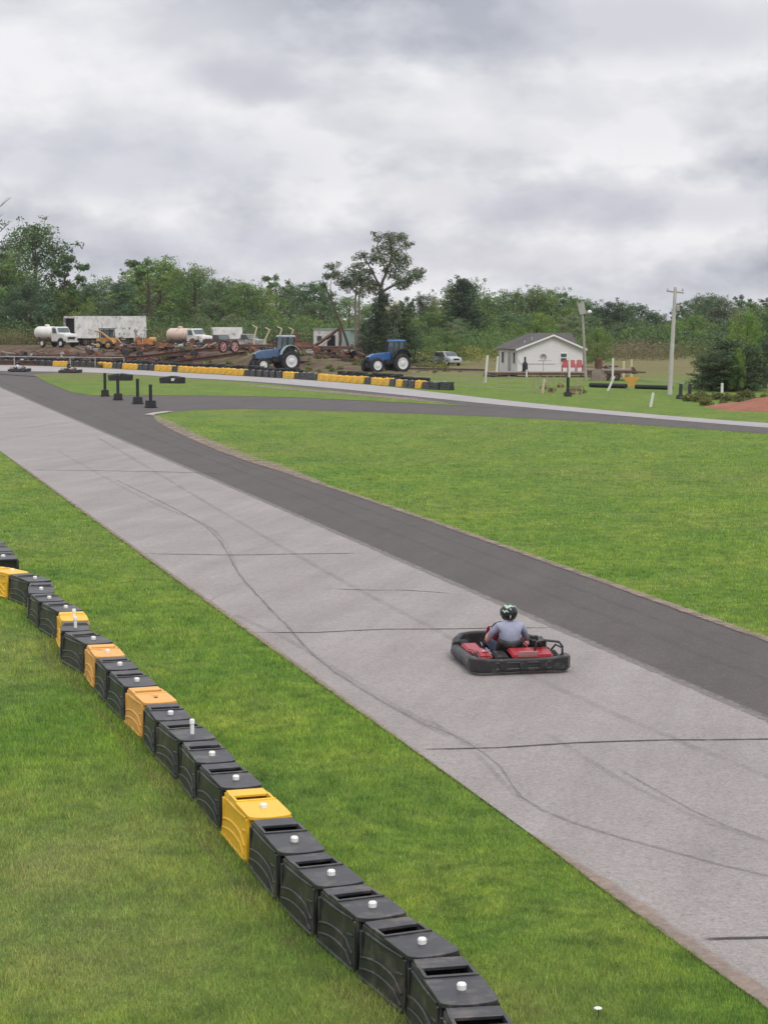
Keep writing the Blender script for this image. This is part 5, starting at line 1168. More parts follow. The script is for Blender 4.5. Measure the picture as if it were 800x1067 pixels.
# ------------------------------------------------------------------ machines of the junk yard
def wheel(x, y, r, wd, t, rim='rim_white', lug=False, rimr=.58, n=24):
    m = MB().lathe([(r * rimr, -wd / 2), (r * .92, -wd / 2), (r, -wd * .32), (r * 1.0, wd * .32), (r * .92, wd / 2), (r * rimr, wd / 2)], (x, y, r), 'Y', n)
    if lug:
        for k in range(22):
            a = k * math.pi / 11; m.box((x + math.cos(a) * r, y + (wd * .22 if k % 2 else -wd * .22), r + math.sin(a) * r), (.07, wd * .5, .07), ry=-a)
    w_ = m.build('wheel', M['rubber'], t, smooth=True)
    s = 1 if y > 0 else -1
    q = MB().lathe([(.10 * r, s * wd * .62), (.24 * r, s * wd * .60), (.30 * r, s * wd * .52), (rimr * r * .86, s * wd * .515), (rimr * r * .95, s * wd * .56), (rimr * r * 1.0, s * wd * .49)], (x, y, r), 'Y', n)
    pass
    q.build('rim', M[rim], w_, smooth=True); return w_
def tractor(label, loc, rz, body, roof, fender, fr=.62, scale=1.0, hi=1.2):
    t = thing('tractor', label, 'tractor', loc, rz); t.scale = (scale,) * 3
    for y in (.95, -.95): wheel(0, y, .97, .52, t, lug=True, rimr=.62)
    for y in (.88, -.88): wheel(2.85, y, fr, .40, t, lug=True, rimr=.60)
    m = MB(); m.box((.9, 0, .85), (2.6, .50, .42)); m.box((2.4, 0, .72), (1.5, .42, .26)); m.tube([(0, -.8, .97), (0, .8, .97)], .13, 10); m.tube([(2.85, -.75, fr), (2.85, .75, fr)], .09, 8); m.box((3.45, 0, .70), (.35, .62, .40))
    m.build('chassis', M['dark_steel'], t, bevel=.02)
    m = MB(); m.prism([(.95, 1.05), (3.45, .98), (3.55, 1.15), (3.50, 1.48), (2.9, 1.66), (.95, 1.82)], -.37, .37); h = m.build('bonnet', M[body], t, bevel=.06, smooth=True, seg=3)
    MB().box((3.545, 0, 1.22), (.03, .5, .30)).build('grille', M['mud_black'], h)
    for s in (-1, 1): MB().box((3.50, s * .24, 1.44), (.08, .14, .09), ry=R(-20)).build('headlight', M['rim_white'], t)
    m = MB(); m.box((.18, 0, 1.15), (1.45, 1.05, .55)); m.build('cab_floor', M[body], t, bevel=.04)
    m = MB()
    for x, y, x2 in ((.90, .66, .72), (.90, -.66, .72), (-.55, .66, -.52), (-.55, -.66, -.52), (.15, .68, .15), (.15, -.68, .15)): m.tube([(x, y, 1.35), (x2, y * .95, 2.72)], .045, 6)
    m.build('cab_frame', M['mud_black'], t)
    g = MB().prism([(.86, 1.38), (.70, 2.68), (-.50, 2.68), (-.53, 1.38)], -.60, .60); g.build('cab_glass', M['cab_glass'], t)
    MB().box((.08, 0, 2.80), (1.60, 1.42, .17), taper=(.92, .92)).build('roof', M[roof], t, bevel=.05, seg=3, smooth=True)
    for s in (-1, 1):
        P = [(1.12 * math.cos(a), 0, .97 + 1.12 * math.sin(a)) for a in [R(20 + 14 * k) for k in range(11)]]; mb = MB()
        for a, b in zip(P[:-1], P[1:]):
            c = ((a[0] + b[0]) / 2, s * .92, (a[2] + b[2]) / 2); mb.box(c, (.30, .52, .05), ry=-math.atan2(b[2] - a[2], b[0] - a[0]))
        mb.build('fender', M[fender], t)
        MB().box((.62, s * .85, .75), (.35, .35, .06)).build('step', M['dark_steel'], t)
    MB().tube([(1.55, .30, 1.6), (1.55, .30, 2.55), (1.48, .30, 2.68)], .05, 8).build('exhaust', M['dark_steel'], t)
    MB().box((1.4, .62, .98), (.9, .30, .42)).build('fuel_tank', M['mud_black'], t, bevel=.06)
    t['_hi'] = hi
    for s in (-1, 1): MB().tube([(.85, s * .7, 2.3), (1.0, s * 1.0, 2.3), (1.0, s * 1.0, 2.0)], .02, 5).build('mirror_arm', M['mud_black'], t)
    del t['_hi']
    for ch in KIDS(t):
        if not ch.name.startswith('wheel'): ch.scale = (.96, 1, hi)
    return t
q = G(298.5, 386.6); tractor('faded blue grey tractor with pale cab roof and large white wheel rims', (q.x, q.y, 0), R(180 + 27), 'blue_grey', 'grey_roof', 'grey_roof', .64, 1.0, 1.20)
q = G(413.5, 388.3); tractor('bright blue tractor with blue cab roof at the end of the far barrier', (q.x, q.y, 0), R(180 + 30), 'blue', 'blue_roof', 'mud_black', .78, .92, 1.16)

def tank_truck(label, loc, rz, tank, sc=1.0, hatch=True):
    t = thing('tank_truck', label, 'tank truck', loc, rz); t.scale = (sc,) * 3
    for x in (0, 3.6):
        for y in (.9, -.9): wheel(x, y, .48, .30, t, 'old_white', n=18)
    m = MB(); m.box((1.3, .4, .80), (6.2, .12, .22)); m.box((1.3, -.4, .80), (6.2, .12, .22)); m.box((-.2, 0, .92), (3.4, 1.2, .10)); m.build('chassis', M['rust'], t)
    m = MB(); m.lathe([(.45, -2.0), (.72, -1.92), (.80, -1.75), (.80, 1.15), (.72, 1.32), (.45, 1.4)], (0, 0, 1.75), 'X', 24); tk = m.build('tank', M[tank], t, smooth=True, angle=50)
    MB().lathe([(.30, 0), (.30, .22), (.22, .28)], (-.2, 0, 2.50), 'Z', 14).build('hatch', M[tank], tk, smooth=True)
    for x in (-1.2, .7): m = MB(); m.box((x, 0, 1.05), (.12, 1.3, .4)); m.build('saddle', M['rust'], t)
    # cab and bonnet: old rounded truck
    m = MB(); m.prism([(1.75, .70), (2.75, .70), (3.05, .75), (4.35, .72), (4.42, 1.0), (4.40, 1.52), (4.20, 1.64), (3.10, 1.74), (2.72, 2.42), (2.55, 2.52), (1.90, 2.50), (1.75, 2.38)], -.98, .98)
    cb = m.build('cab', M['old_white'], t, bevel=.08, smooth=True, seg=3)
    MB().prism([(3.06, 1.80), (2.76, 2.36), (2.80, 2.38), (3.12, 1.80)], -.82, .82).build('windscreen', M['cab_glass'], cb)
    for s in (-1, 1):
        MB().prism([(2.0, 1.72), (2.86, 1.72), (2.62, 2.32), (2.02, 2.32)], s * .975, s * .995).build('side_window', M['cab_glass'], cb)
        MB().lathe([(.56, -.12), (.60, 0), (.56, .12)], (3.6, s * .93, .62), 'Y', 18).build('wheel_arch', M['mud_black'], cb)
        MB().lathe([(.12, 0), (.14, .03), (.06, .06)], (4.40, s * .72, 1.30), 'X', 12).build('headlight', M['rim_white'], cb)
    MB().box((4.44, 0, 1.15), (.04, 1.1, .26)).build('grille', M['mud_black'], cb)
    MB().box((4.55, 0, .72), (.12, 1.9, .18)).build('bumper', M['old_white'], t, bevel=.03)
    return t
tank_truck('white tank truck with clean white tank before the open box trailer', YD(52, 246) , R(-42), 'tank_white', 1.04)
tank_truck('tank truck with rust stained beige tank and white cab, beyond the orange machine', YD(190, 232), R(-38), 'tank_beige', .98)
# box trailer
def box_trailer(label, loc, rz, Lg, H, W):
    t = thing('box_trailer', label, 'trailer', loc, rz); z0 = 1.0
    m = MB(); m.box((Lg / 2, W / 2, z0 + H / 2), (Lg, .06, H)); m.box((Lg / 2, -W / 2, z0 + H / 2), (Lg, .06, H)); m.box((Lg, 0, z0 + H / 2), (.06, W - .07, H)); m.box((Lg / 2, 0, z0 + .04), (Lg - .1, W - .07, .08))
    for i in range(1, 16): m.box((Lg * i / 16, -W / 2 - .04, z0 + H / 2), (.05, .03, H - .2))
    m.build('wall', M['trailer_white'], t)
    MB().box((Lg / 2, 0, z0 + H + .03), (Lg + .04, W + .04, .06)).build('roof', M['trailer_white'], t)
    m = MB(); m.box((0, W / 2 - .05, z0 + H / 2), (.10, .10, H)); m.box((0, -W / 2 + .05, z0 + H / 2), (.10, .10, H)); m.box((0, 0, z0 + H - .12), (.10, W - .3, .22)); m.box((0, 0, z0 + .02), (.10, W - .3, .16)); m.build('door_frame', M['old_white'], t)
    MB().box((.5, -W / 2 - .10, z0 + H / 2), (1.15, .05, H - .1)).build('door', M['trailer_white'], t)
    MB().box((.30, 0, z0 + H / 2), (.05, W - .12, H - .1)).build('interior_shade', M['recess_shade'], t)  # black sheet painted as the shade inside the open trailer end
    m = MB()
    for y in (-.5, .5): m.box((Lg / 2, y, z0 - .12), (Lg - .4, .12, .2))
    m.build('chassis', M['rust'], t)
    for x in (1.6, 2.7):
        for y in (W / 2 - .2, -W / 2 + .2): wheel(x, y, .48, .3, t, 'rust', n=16)
    for y in (-.6, .6): MB().box((Lg - 1.8, y, .45), (.12, .12, .95)).build('landing_leg', M['rust'], t)
    return t
box_trailer('long weathered white box trailer with dark open end, behind the first tank truck', YD(74, 258), R(39), 11.1, 2.9, 2.9)
box_trailer('low grey old box trailer behind the rusty wheels', YD(222, 240), R(12), 3.6, 1.5, 2.0)
# skid steer loader
t = thing('loader', 'small faded yellow loader with dark cab in front of the box trailer', 'loader', YD(112, 232), R(-20)); t.scale = (1.15,) * 3
for x in (-.55, .65):
    for y in (.75, -.75): wheel(x, y, .42, .30, t, 'digger_yellow', n=16)
MB().box((0, 0, .85), (2.0, 1.1, .65), taper=(.9, .95)).build('body', M['digger_yellow'], t, bevel=.05)
m = MB()
for x, y in ((.7, .5), (.7, -.5), (-.5, .5), (-.5, -.5)): m.tube([(x, y, 1.1), (x - .05, y, 2.1)], .05, 6)
m.box((.1, 0, 2.12), (1.4, 1.15, .08)); cb = m.build('cab', M['mud_black'], t); MB().box((.08, 0, 1.62), (1.05, .90, .85)).build('glass', M['cab_glass'], cb)
for s in (-1, 1): MB().tube([(-1.0, s * .72, 1.9), (-.2, s * .74, 1.75), (1.0, s * .72, .95), (1.5, s * .72, .45)], .10, 6).build('lift_arm', M['digger_yellow'], t)
MB().prism([(1.4, .1), (2.1, .05), (2.15, .12), (1.6, .35), (1.5, .7), (1.4, .7)], -.85, .85).build('bucket', M['rust'], t)
# orange crawler
t = thing('crawler', 'orange crawler machine with small white canopy at the end of the box trailer', 'crawler', YD(150, 224), R(-8))
for s in (-1, 1):
    P = [(-1.0 + .32 * math.cos(a), .38 + .32 * math.sin(a)) for a in [R(90 + 18 * k) for k in range(11)]] + [(1.0 + .32 * math.cos(a), .38 + .32 * math.sin(a)) for a in [R(-90 + 18 * k) for k in range(11)]]
    MB().prism(P, s * .55, s * .90).build('track', M['rust'], t)
MB().prism([(-.6, .6), (1.3, .6), (1.35, 1.25), (1.0, 1.35), (.2, 1.35), (.1, 1.0), (-.6, .95)], -.5, .5).build('bonnet', M['machine_orange'], t, bevel=.05)
MB().box((-.6, 0, 1.2), (.7, .9, .6), taper=(.9, .9)).build('seat_box', M['machine_orange'], t, bevel=.05)
MB().lathe([(.28, -.4), (.34, -.3), (.34, .3), (.28, .4)], (1.2, -.2, 1.2), 'X', 14).build('filter', M['digger_yellow'], t)
m = MB()
for x, y in ((-.9, .5), (-.9, -.5), (.1, .5), (.1, -.5)): m.tube([(x, y, 1.0), (x, y, 2.35)], .04, 5)
m.build('canopy_frame', M['old_white'], t); MB().box((-.4, 0, 2.4), (1.6, 1.3, .07)).build('canopy', M['old_white'], t); MB().box((-.9, 0, 1.75), (.05, .9, 1.0)).build('back_panel', M['old_white'], t)
MB().box((2.0, 0, .55), (.12, 2.2, .75), ry=R(-12)).build('blade', M['rust'], t)
# old grey truck and white pickup wreck
def old_truck(label, loc, rz, paint, sc=1.0, bed='rust'):
    t = thing('old_truck', label, 'truck', loc, rz); t.scale = (sc,) * 3
    for x in (0, 3.0):
        for y in (.8, -.8): wheel(x, y, .40, .26, t, 'rust', n=16)
    MB().prism([(-1.0, .6), (3.7, .6), (3.8, .8), (3.75, 1.2), (2.6, 1.32), (2.2, 1.85), (1.3, 1.88), (1.15, 1.25), (-1.0, 1.2)], -.88, .88).build('body', M[paint], t, bevel=.06, smooth=True)
    MB().prism([(2.52, 1.36), (2.24, 1.80), (2.28, 1.81), (2.60, 1.37)], -.74, .74).build('windscreen', M['cab_glass'], t)
    for s in (-1, 1): MB().prism([(1.35, 1.32), (2.35, 1.32), (2.1, 1.78), (1.4, 1.78)], s * .87, s * .89).build('side_window', M['glass'], t)
    MB().box((-.0, 0, 1.25), (1.7, 1.5, .1)).build('bed', M[bed], t); MB().box((3.82, 0, .7), (.1, 1.7, .16)).build('bumper', M['galv'], t); return t
old_truck('dark wrecked pickup with pale bonnet just behind the blue grey tractor', YD(246, 224), R(-30), 'grey_paint', 1.0)
old_truck('rusty pickup wreck between the beige tank truck and the grey trailer', YD(222, 226), R(-50), 'rust', .95)
old_truck('low rusty truck wreck behind the gap between the two tractors', YD(318, 214), R(160), 'rust_orange', .8)
# shed
t = thing('shed', 'small white and pale teal shed with dark doorway behind the rusty boom', 'shed', YD(349, 222), R(-14))
m = MB(); m.box((-.75, 0, 1.35), (2.9, 2.4, 2.7)); m.build('wall', M['old_white'], t); MB().box((1.45, 0, 1.3), (1.5, 2.38, 2.6)).build('side_panel', M['teal'], t)
MB().box((.3, 0, 2.76), (5.1, 2.6, .12)).build('roof', M['grey_roof'], t, bevel=.03); MB().box((-.1, -1.22, 1.15), (.95, .04, 1.9)).build('door', M['recess_shade'], t); MB().box((-1.5, -1.22, 1.7), (.55, .04, .6)).build('window', M['glass'], t)  # doorway is a flat panel, its inner shade painted black
# rusty boom
t = thing('excavator_boom', 'rusty bent excavator boom standing before the shed', 'boom', YD(336, 206), R(0))
MB().tube([(-1.7, 0, .3), (-.6, 0, 1.1), (1.0, 0, 2.2), (1.9, 0, 2.9)], [.12, .17, .17, .12], 4).build('boom', M['rust'], t); MB().tube([(1.9, 0, 3.0), (1.95, 0, 1.6), (1.8, 0, .4)], [.17, .17, .12], 4).build('stick', M['rust'], t)
MB().tube([(-.5, 0, .5), (.9, 0, 1.8)], .06, 8).build('ram', M['galv'], t); MB().box((-1.9, 0, .35), (1.2, 1.0, .7), taper=(.8, .8)).build('base', M['rust'], t, bevel=.05)
MB().prism([(1.5, .0), (2.3, .0), (2.35, .5), (1.9, .6), (1.6, .45)], -.4, .4).build('bucket', M['rust'], t)
# orange loader hulk
t = thing('scrap_machine', 'small orange rusty machine between the blue grey tractor and the shed', 'machine', YD(313, 206), R(10))
MB().box((0, 0, .75), (1.9, 1.1, .8), taper=(.85, .9)).build('body', M['rust_orange'], t, bevel=.06); MB().box((-.5, 0, 1.6), (.8, .9, .95)).build('cab', M['rust'], t, bevel=.04)
for x in (-.7, .7):
    for y in (.6, -.6): wheel(x, y, .38, .22, t, 'rust', n=14)
# parked SUV
t = thing('parked_car', 'pale grey parked car far behind, half hidden by a dark bush', 'car', YD(466, 206), R(-62)); t.scale = (.8, .8, .9)
MB().prism([(-2.3, .35), (2.3, .35), (2.35, .75), (2.2, .98), (1.2, 1.08), (.55, 1.62), (-1.9, 1.68), (-2.3, 1.1)], -.92, .92).build('body', M['suv_grey'], t, bevel=.10, smooth=True, seg=3)
MB().prism([(1.14, 1.12), (.56, 1.60), (.62, 1.62), (1.22, 1.12)], -.76, .76).build('windscreen', M['glass'], t)
for s in (-1, 1):
    MB().prism([(-1.9, 1.1), (.95, 1.1), (.48, 1.56), (-1.75, 1.6)], s * .915, s * .935).build('side_window', M['glass'], t); MB().box((2.32, s * .66, .82), (.06, .36, .16)).build('headlight', M['rim_white'], t)
    for x in (-1.45, 1.45): wheel(x, s * .82, .36, .22, t, n=18)
MB().box((2.36, 0, .8), (.05, .8, .18)).build('grille', M['mud_black'], t)
# leaning pale poles behind the tractor
for k, (a, b, c, lab) in enumerate([((264.5, 360), (265, 351), (267.5, 341), 'nearest the old pickup'), ((273.5, 362), (277, 352), (281, 343.5), 'just over the tractor bonnet'), ((290, 362), (291, 351), (293.5, 342.5), 'above the tractor cab roof'), ((300.5, 362), (302.5, 352), (305.5, 343.5), 'beside the tractor cab roof')]):
    Yp = 213.0; b0 = YD(a[0], Yp); P = [Vector((0, 0, 0))] + [AT(x, y, Yp) - b0 for x, y in (b, c)]; e = P[-1] + Vector((-.5, 0, .25)); o = MB().tube(P + [e], [.10, .09, .08, .06], 8).build('bent_pole', M['post_yellow'], smooth=True); o.location = b0
    tag(o, 'bent pale yellow pole leaning ' + lab, 'pole')
# scrap: beams, wheels, heaps, crates
def beam(u0, u1, Y, z, lab, h=.32, m='rust'):
    a, b = YD(u0, Y), YD(u1, Y - 1.5); a.z += z; b.z += z; L_ = (b - a).length; t = MB(); 
    t.box((L_ / 2, 0, h * .92), (L_, .34, .05)); t.box((L_ / 2, 0, h * .5), (L_, .05, h * .8)); t.box((L_ / 2, 0, .03), (L_, .34, .05)); o = t.build('rusty_beam', M[m]); o.location = a
    d = b - a; o.rotation_euler = (0, -math.asin(d.z / L_), math.atan2(d.y, d.x)); tag(o, lab, 'steel beam')
beam(-30, 52, 208, .05, 'long rusty steel beam lying behind the two small karts', .45); beam(90, 168, 207, .0, 'long rusty steel beam lying behind the yellow pairs of far blocks', .42)
beam(172, 258, 203, .0, 'long rusty steel beam lying behind the longest yellow run', .42); beam(120, 226, 209, .35, 'upper rusty beam resting on the bank below the beige tank truck', .35); beam(306, 372, 190, 0, 'rusty beam lying in the gap between the two tractors', .38)
beam(425, 505, 186, 0, 'pale brown timber lying beyond the bright blue tractor', .25, 'deck_wood')
def scrap(seed, u, Y, w_, h, lab, mats=('rust', 'rust_orange', 'dark_steel', 'grey_paint')):
    rr = random.Random(seed); t = thing('scrap_heap', lab, 'scrap heap', YD(u, Y), rr.uniform(-.4, .4))
    for k, mt in enumerate(mats):
        m = MB()
        for i in range(9 if k < 2 else 4):
            x, y, z = rr.gauss(0, w_ * .33), rr.uniform(-.8, .8), abs(rr.gauss(0, h * .4)); s = rr.uniform(.2, .6)
            if rr.random() < .62: m.tube([(x, y, z), (x + rr.uniform(-1.9, 1.9), y + rr.uniform(-.4, .4), max(.05, z + rr.uniform(-.3, .45)))], rr.uniform(.03, .08), 5)
            elif rr.random() < .15: m.lathe([(s * .6, -.08), (s * .75, 0), (s * .6, .08)], (x, y, z + s * .5), 'Y', 12)
            else: m.box((x, y, z * .7 + s * .3), (s * 1.8, s, s * .8), rr.uniform(0, 3), rx=rr.uniform(-.4, .4), ry=rr.uniform(-.4, .4), taper=(rr.uniform(.5, 1), rr.uniform(.6, 1)))
        m.build('debris', M[mt], t)
    return t
for i, (u, Y, w_, h, lab) in enumerate([(6, 214, 3, 1.1, 'rusty scrap heap at the picture edge above the first small kart'), (32, 217, 2.6, 1.0, 'scrap heap with pale wheel hubs under the first white tank'), (86, 218, 2.6, 1.0, 'brown scrap heap just beyond the first truck cab'),
        (132, 216, 3, .9, 'rusty scrap between the yellow loader and the orange crawler'), (165, 213, 2.6, .8, 'reddish rubble and scrap under the orange crawler'), (178, 219, 2.4, .9, 'scrap heap under the beige tank'), (215, 215, 2.6, .9, 'scrap heap below the second white truck cab'),
        (240, 219, 2.6, 1.1, 'dark scrap heap around the old red spoked wheels'), (256, 222, 2.4, 1.5, 'tangled scrap in front of the tractor bonnet'), (326, 203, 2.6, 1.0, 'rusty scrap heap at the foot of the boom'), (352, 204, 2.6, .8, 'flattened rusty scrap between shed and bright blue tractor'), (125, 228, 3, 1.9, 'pipes and frames leaning against the box trailer')]):
    scrap(50 + i, u, Y + (12 if u < 60 else 8 if u < 140 else 0), w_, h, lab)
for u, z, lab in ((24, .2, 'upright pale wheel in the scrap nearest the picture edge'), (34, .15, 'tilted pale wheel lying in scrap below the first tank')):
    b0 = YD(u, 210.5); t = thing('loose_wheel', lab, 'wheel', b0, .3); wheel(0, -.01, .42, .22, t, 'rim_white', n=16)
for u, lab in ((233, 'old upright wheel with red spokes beside the second truck'), (245, 'old upright wheel with red spokes nearer the blue grey tractor')):
    b0 = YD(u, 208); t = thing('spoked_wheel', lab, 'wheel', b0, .9); m = MB(); ring = [(0 + .62 * math.cos(a), 0, .66 + .62 * math.sin(a)) for a in [math.pi * k / 12 for k in range(25)]]; m.tube(ring, .11, 8, cap=False); m.build('tyre', M['rubber'], t, smooth=True)
    m = MB(); ring = [(.50 * math.cos(a), 0, .66 + .50 * math.sin(a)) for a in [math.pi * k / 12 for k in range(25)]]; m.tube(ring, .04, 6, cap=False)
    for k in range(8): a = k * math.pi / 4; m.tube([(0, 0, .66), (.5 * math.cos(a), 0, .66 + .5 * math.sin(a))], .04, 5)
    m.build('spokes', M['kart_plate'], t)

# ------------------------------------------------------------------ white house
YH = 174.0; b0 = YD(564.5, YH); t = thing('white_house', 'small white lap sided house with grey shingle roof behind the wire fence', 'house', (b0.x, b0.y, 0), R(14))
W_, Dp, EV, RG = 7.4, 7.6, 2.36, 3.62
m = MB(); x0, x1 = -2.35, 3.85; xm = (x0 + x1) / 2
m.prism([(x0, 0), (x1, 0), (x1, EV), (xm + .2, RG - .12), (x0, EV)], -.02, 4.6, 'XZ'); m.build('wall', M['siding'], t)
# roof: front gable planes with thickness, and the hipped rear part
m = MB(); th = .09; oh = .35
for (ax, az, bx, bz) in ((x0 - oh, EV - .14, xm + .2, RG), (x1 + oh, EV - .14, xm + .2, RG)):
    m.add([(ax, -oh, az), (bx, -oh, bz), (bx, 4.0, bz), (ax, 4.0, az), (ax, -oh, az + th), (bx, -oh, bz + th), (bx, 4.0, bz + th), (ax, 4.0, az + th)], [(0, 1, 2, 3), (4, 5, 6, 7), (0, 1, 5, 4), (1, 2, 6, 5), (2, 3, 7, 6), (3, 0, 4, 7)])
m.build('roof', M['shingle'], t)
m = MB(); 
r0, r1 = (-2.72, 4.15); y0, y1 = 1.6, 6.2; rz_ = RG + .10
m.add([(r0, y0, EV - .05), (r1, y0, EV - .05), (r1, y1, EV - .05), (r0, y1, EV - .05), (-.1, 3.9, rz_), (r1, 3.9, rz_)], [(0, 1, 5, 4), (1, 2, 5), (2, 3, 4, 5), (3, 0, 4), (0, 3, 2, 1)])
m.build('roof', M['shingle'], t)
m = MB(); m.box((x0 + .02 + 3.05, 4.3, 1.13), (6.1, 2.6, 2.28)); m.build('rear_wall', M['siding'], t)
m = MB()
for (ax, az, bx, bz) in ((x0 - .30, EV - .09, xm + .2, RG - .03), (x1 + .30, EV - .09, xm + .2, RG - .03)): m.add([(ax, -.37, az - .12), (bx, -.37, bz - .12), (bx, -.37, bz + .05), (ax, -.37, az + .05), (ax, -.34, az - .12), (bx, -.34, bz - .12), (bx, -.34, bz + .05), (ax, -.34, az + .05)], [(0, 1, 2, 3), (7, 6, 5, 4), (0, 4, 5, 1), (1, 5, 6, 2), (2, 6, 7, 3), (3, 7, 4, 0)])
m.build('gable_trim', M['trim_white'], t)
for k in range(4): MB().box((xm + .2, -.03, 0), (.01, .01, .01)) if False else None
wn = MB().box((2.0, -.05, 1.52), (.72, .06, .88)).build('window', M['trim_white'], t); MB().box((2.0, -.085, 1.73), (.54, .02, .32)).build('pane', M['glass'], wn); MB().box((2.0, -.085, 1.32), (.54, .02, .32)).build('pane', M['glass'], wn)
# the long side wall seen at the edge: door and two windows
for y, w2, z0, z1, nm in ((.8, .5, 1.0, 2.0, 'window'), (2.2, .8, .15, 2.05, 'door'), (4.2, .55, 1.0, 2.0, 'window')):
    f = MB().box((x0 - .04, y, (z0 + z1) / 2), (.06, w2 + .16, z1 - z0 + .16)).build(nm, M['trim_white'], t); MB().box((x0 - .08, y, (z0 + z1) / 2), (.03, w2, z1 - z0)).build('pane' if nm == 'window' else 'door_leaf', M['glass'] if nm == 'window' else M['grey_wood'], f)
MB().box((.35, -.03, .14), (6.2, .03, .28)).build('skirting', M['grey_wood'], t)
for x, z in ((-1.3, 2.85), (-.6, 3.15)): MB().tube([(x, 1.2, z - .2), (x, 1.2, z + .25)], .07, 8).build('roof_vent', M['grey_roof'], t)
MB().tube([(-2.3, -.05, 1.35), (-2.1, -.06, 1.0), (.3, -.06, .98), (1.2, -.06, .98)], .018, 5).build('conduit', M['galv'], t)
HM = Matrix.Translation(Vector((b0.x, b0.y, 0))) @ Matrix.Rotation(R(14), 4, 'Z')
def HP(x, y, z=0): return HM @ Vector((x, y, z))
# deck before the house and what stands on it
dk = thing('deck', 'brown timber deck running along the foot of the white house', 'deck', YD(563, 168), R(-6))
m = MB()
for i in range(10): m.box((0, -1.25 + i * .28, .40), (9.2, .26, .05))
m.build('boards', M['deck_wood'], dk); MB().box((0, -1.36, .28), (9.2, .05, .2)).build('fascia', M['rust'], dk)
for x in (-4.4, -2.2, 0, 2.2, 4.4): MB().box((x, -1.2, .18), (.14, .14, .36)).build('leg', M['deck_wood'], dk)
for i, (x, lab) in enumerate(((1.95, 'red lawn chair nearest the middle of the house wall'), (2.75, 'red lawn chair in the middle of the three under the window'), (3.35, 'red lawn chair nearest the corner with the lamp pole'))):
    c = thing('lawn_chair', lab, 'chair', YD(588 + 7.6 * i, 168.6) + Vector((0, 0, .43)), R(-8 + (-6, 4, 10)[i])); c['group'] = 'red chairs along the house wall'
    MB().box((0, 0, .38), (.5, .48, .05)).build('seat', M['red_chair'], c, bevel=.015)
    m = MB()
    for k in range(5): m.box((-.2 + k * .1, .26, .70), (.085, .03, .68 - abs(k - 2) * .05), rx=R(-14))
    m.build('backrest', M['red_chair'], c)
    for s in (-1, 1):
        MB().box((s * .27, 0, .60), (.07, .5, .03)).build('armrest', M['red_chair'], c)
        for y in (-.22, .22): MB().box((s * .25, y, .29), (.05, .05, .58)).build('leg', M['red_chair'], c)
t = thing('satellite_dish', 'small grey dish on a post before the middle of the house wall', 'dish', YD(565.5, 168.5) + Vector((0, 0, .43)), R(-6))
MB().tube([(0, 0, 0), (0, 0, 1.1)], .04, 6).build('post', M['galv'], t); MB().lathe([(.04, 0), (.20, -.05), (.30, -.12), (.30, -.14), (.20, -.07), (.04, -.02)], (0, -.05, 1.25), 'Y', 18).build('dish', M['galv'], t); MB().tube([(-.45, 0, .95), (.75, 0, .95)], .03, 5).build('arm', M['galv'], t)
t = thing('smoker', 'narrow black upright stove like object on the deck by the house wall', 'smoker', YD(546.5, 168.5) + Vector((0, 0, .43)), 0)
MB().lathe([(.20, .02), (.24, .1), (.24, .65), (.16, .8), (.09, .9), (.09, 1.25), (.06, 1.3)], (0, 0, 0), 'Z', 14).build('body', M['mud_black'], t, smooth=True); MB().box((0, 0, .03), (.6, .5, .06)).build('foot', M['mud_black'], t)
# steps at the house side
t = thing('porch_steps', 'reddish brown porch step at the far corner of the house beside tall pale post', 'steps', G(521, 392.2), R(-13))
for k in range(2): MB().box((0, k * .35, .12 + k * .16), (2.9, .7, .16)).build('step', M['rust'], t)
# flatbed trailer beside the house
def flatbed(label, loc, rz, Lg, zz, W=2.2, tongue=True, m='deck_wood'):
    t = thing('flatbed_trailer', label, 'trailer', loc, rz); MB().box((Lg / 2, 0, zz), (Lg, W, .12)).build('bed', M[m], t, bevel=.02)
    b = MB(); b.box((Lg / 2, -W / 2 + .05, zz - .16), (Lg, .08, .2)); b.box((Lg / 2, W / 2 - .05, zz - .16), (Lg, .08, .2)); b.build('frame', M['rust'], t)
    if tongue:
        b = MB(); b.tube([(Lg, -W / 2 + .1, zz - .15), (Lg + 1.1, 0, zz - .2), (Lg, W / 2 - .1, zz - .15)], .07, 6); b.prism([(Lg, zz - .3), (Lg + .5, zz - .3), (Lg + .15, zz + .25), (Lg, zz + .25)], -.7, .7); b.build('tongue', M['rust'], t)
    for x in (Lg * .42, Lg * .42 + .8):
        for y in (W / 2 - .15, -W / 2 + .15): wheel(x, y, .33, .22, t, 'rust', n=14)
    return t
p = G(612, 396); flatbed('low flatbed trailer with rusty nose between lamp pole and tan field', (p.x, p.y, 0), R(-4), 3.6, .85)
for u, yt, lab in ((649.5, 376, 'short tan stake standing on the trailer middle'), (657.5, 374.5, 'short tan stake standing at the trailer nose')):
    p = G(u, 394.5); q = AT(u, yt, p.y); o = MB().tube([(0, 0, 0), (0, 0, q.z)], .10, 8).build('tall_post', M['post_yellow']); o.location = p; tag(o, lab, 'post')
t = thing('barrel', 'dark rusty barrel on the ground behind the flatbed trailer', 'barrel', YD(623, 158)); MB().lathe([(.28, 0), (.30, .02), (.30, .28), (.315, .30), (.30, .32), (.30, .58), (.315, .60), (.30, .62), (.30, .88), (.28, .9)], (0, 0, .95), 'Z', 16).build('body', M['rust'], t, smooth=True); MB().box((0, 0, .46), (1.2, 1.0, .92)).build('crate', M['deck_wood'], t)
scrap(77, 634, 166, 1.4, 1.0, 'brown junk pile behind the flatbed trailer', ('rust', 'deck_wood', 'dark_steel'))

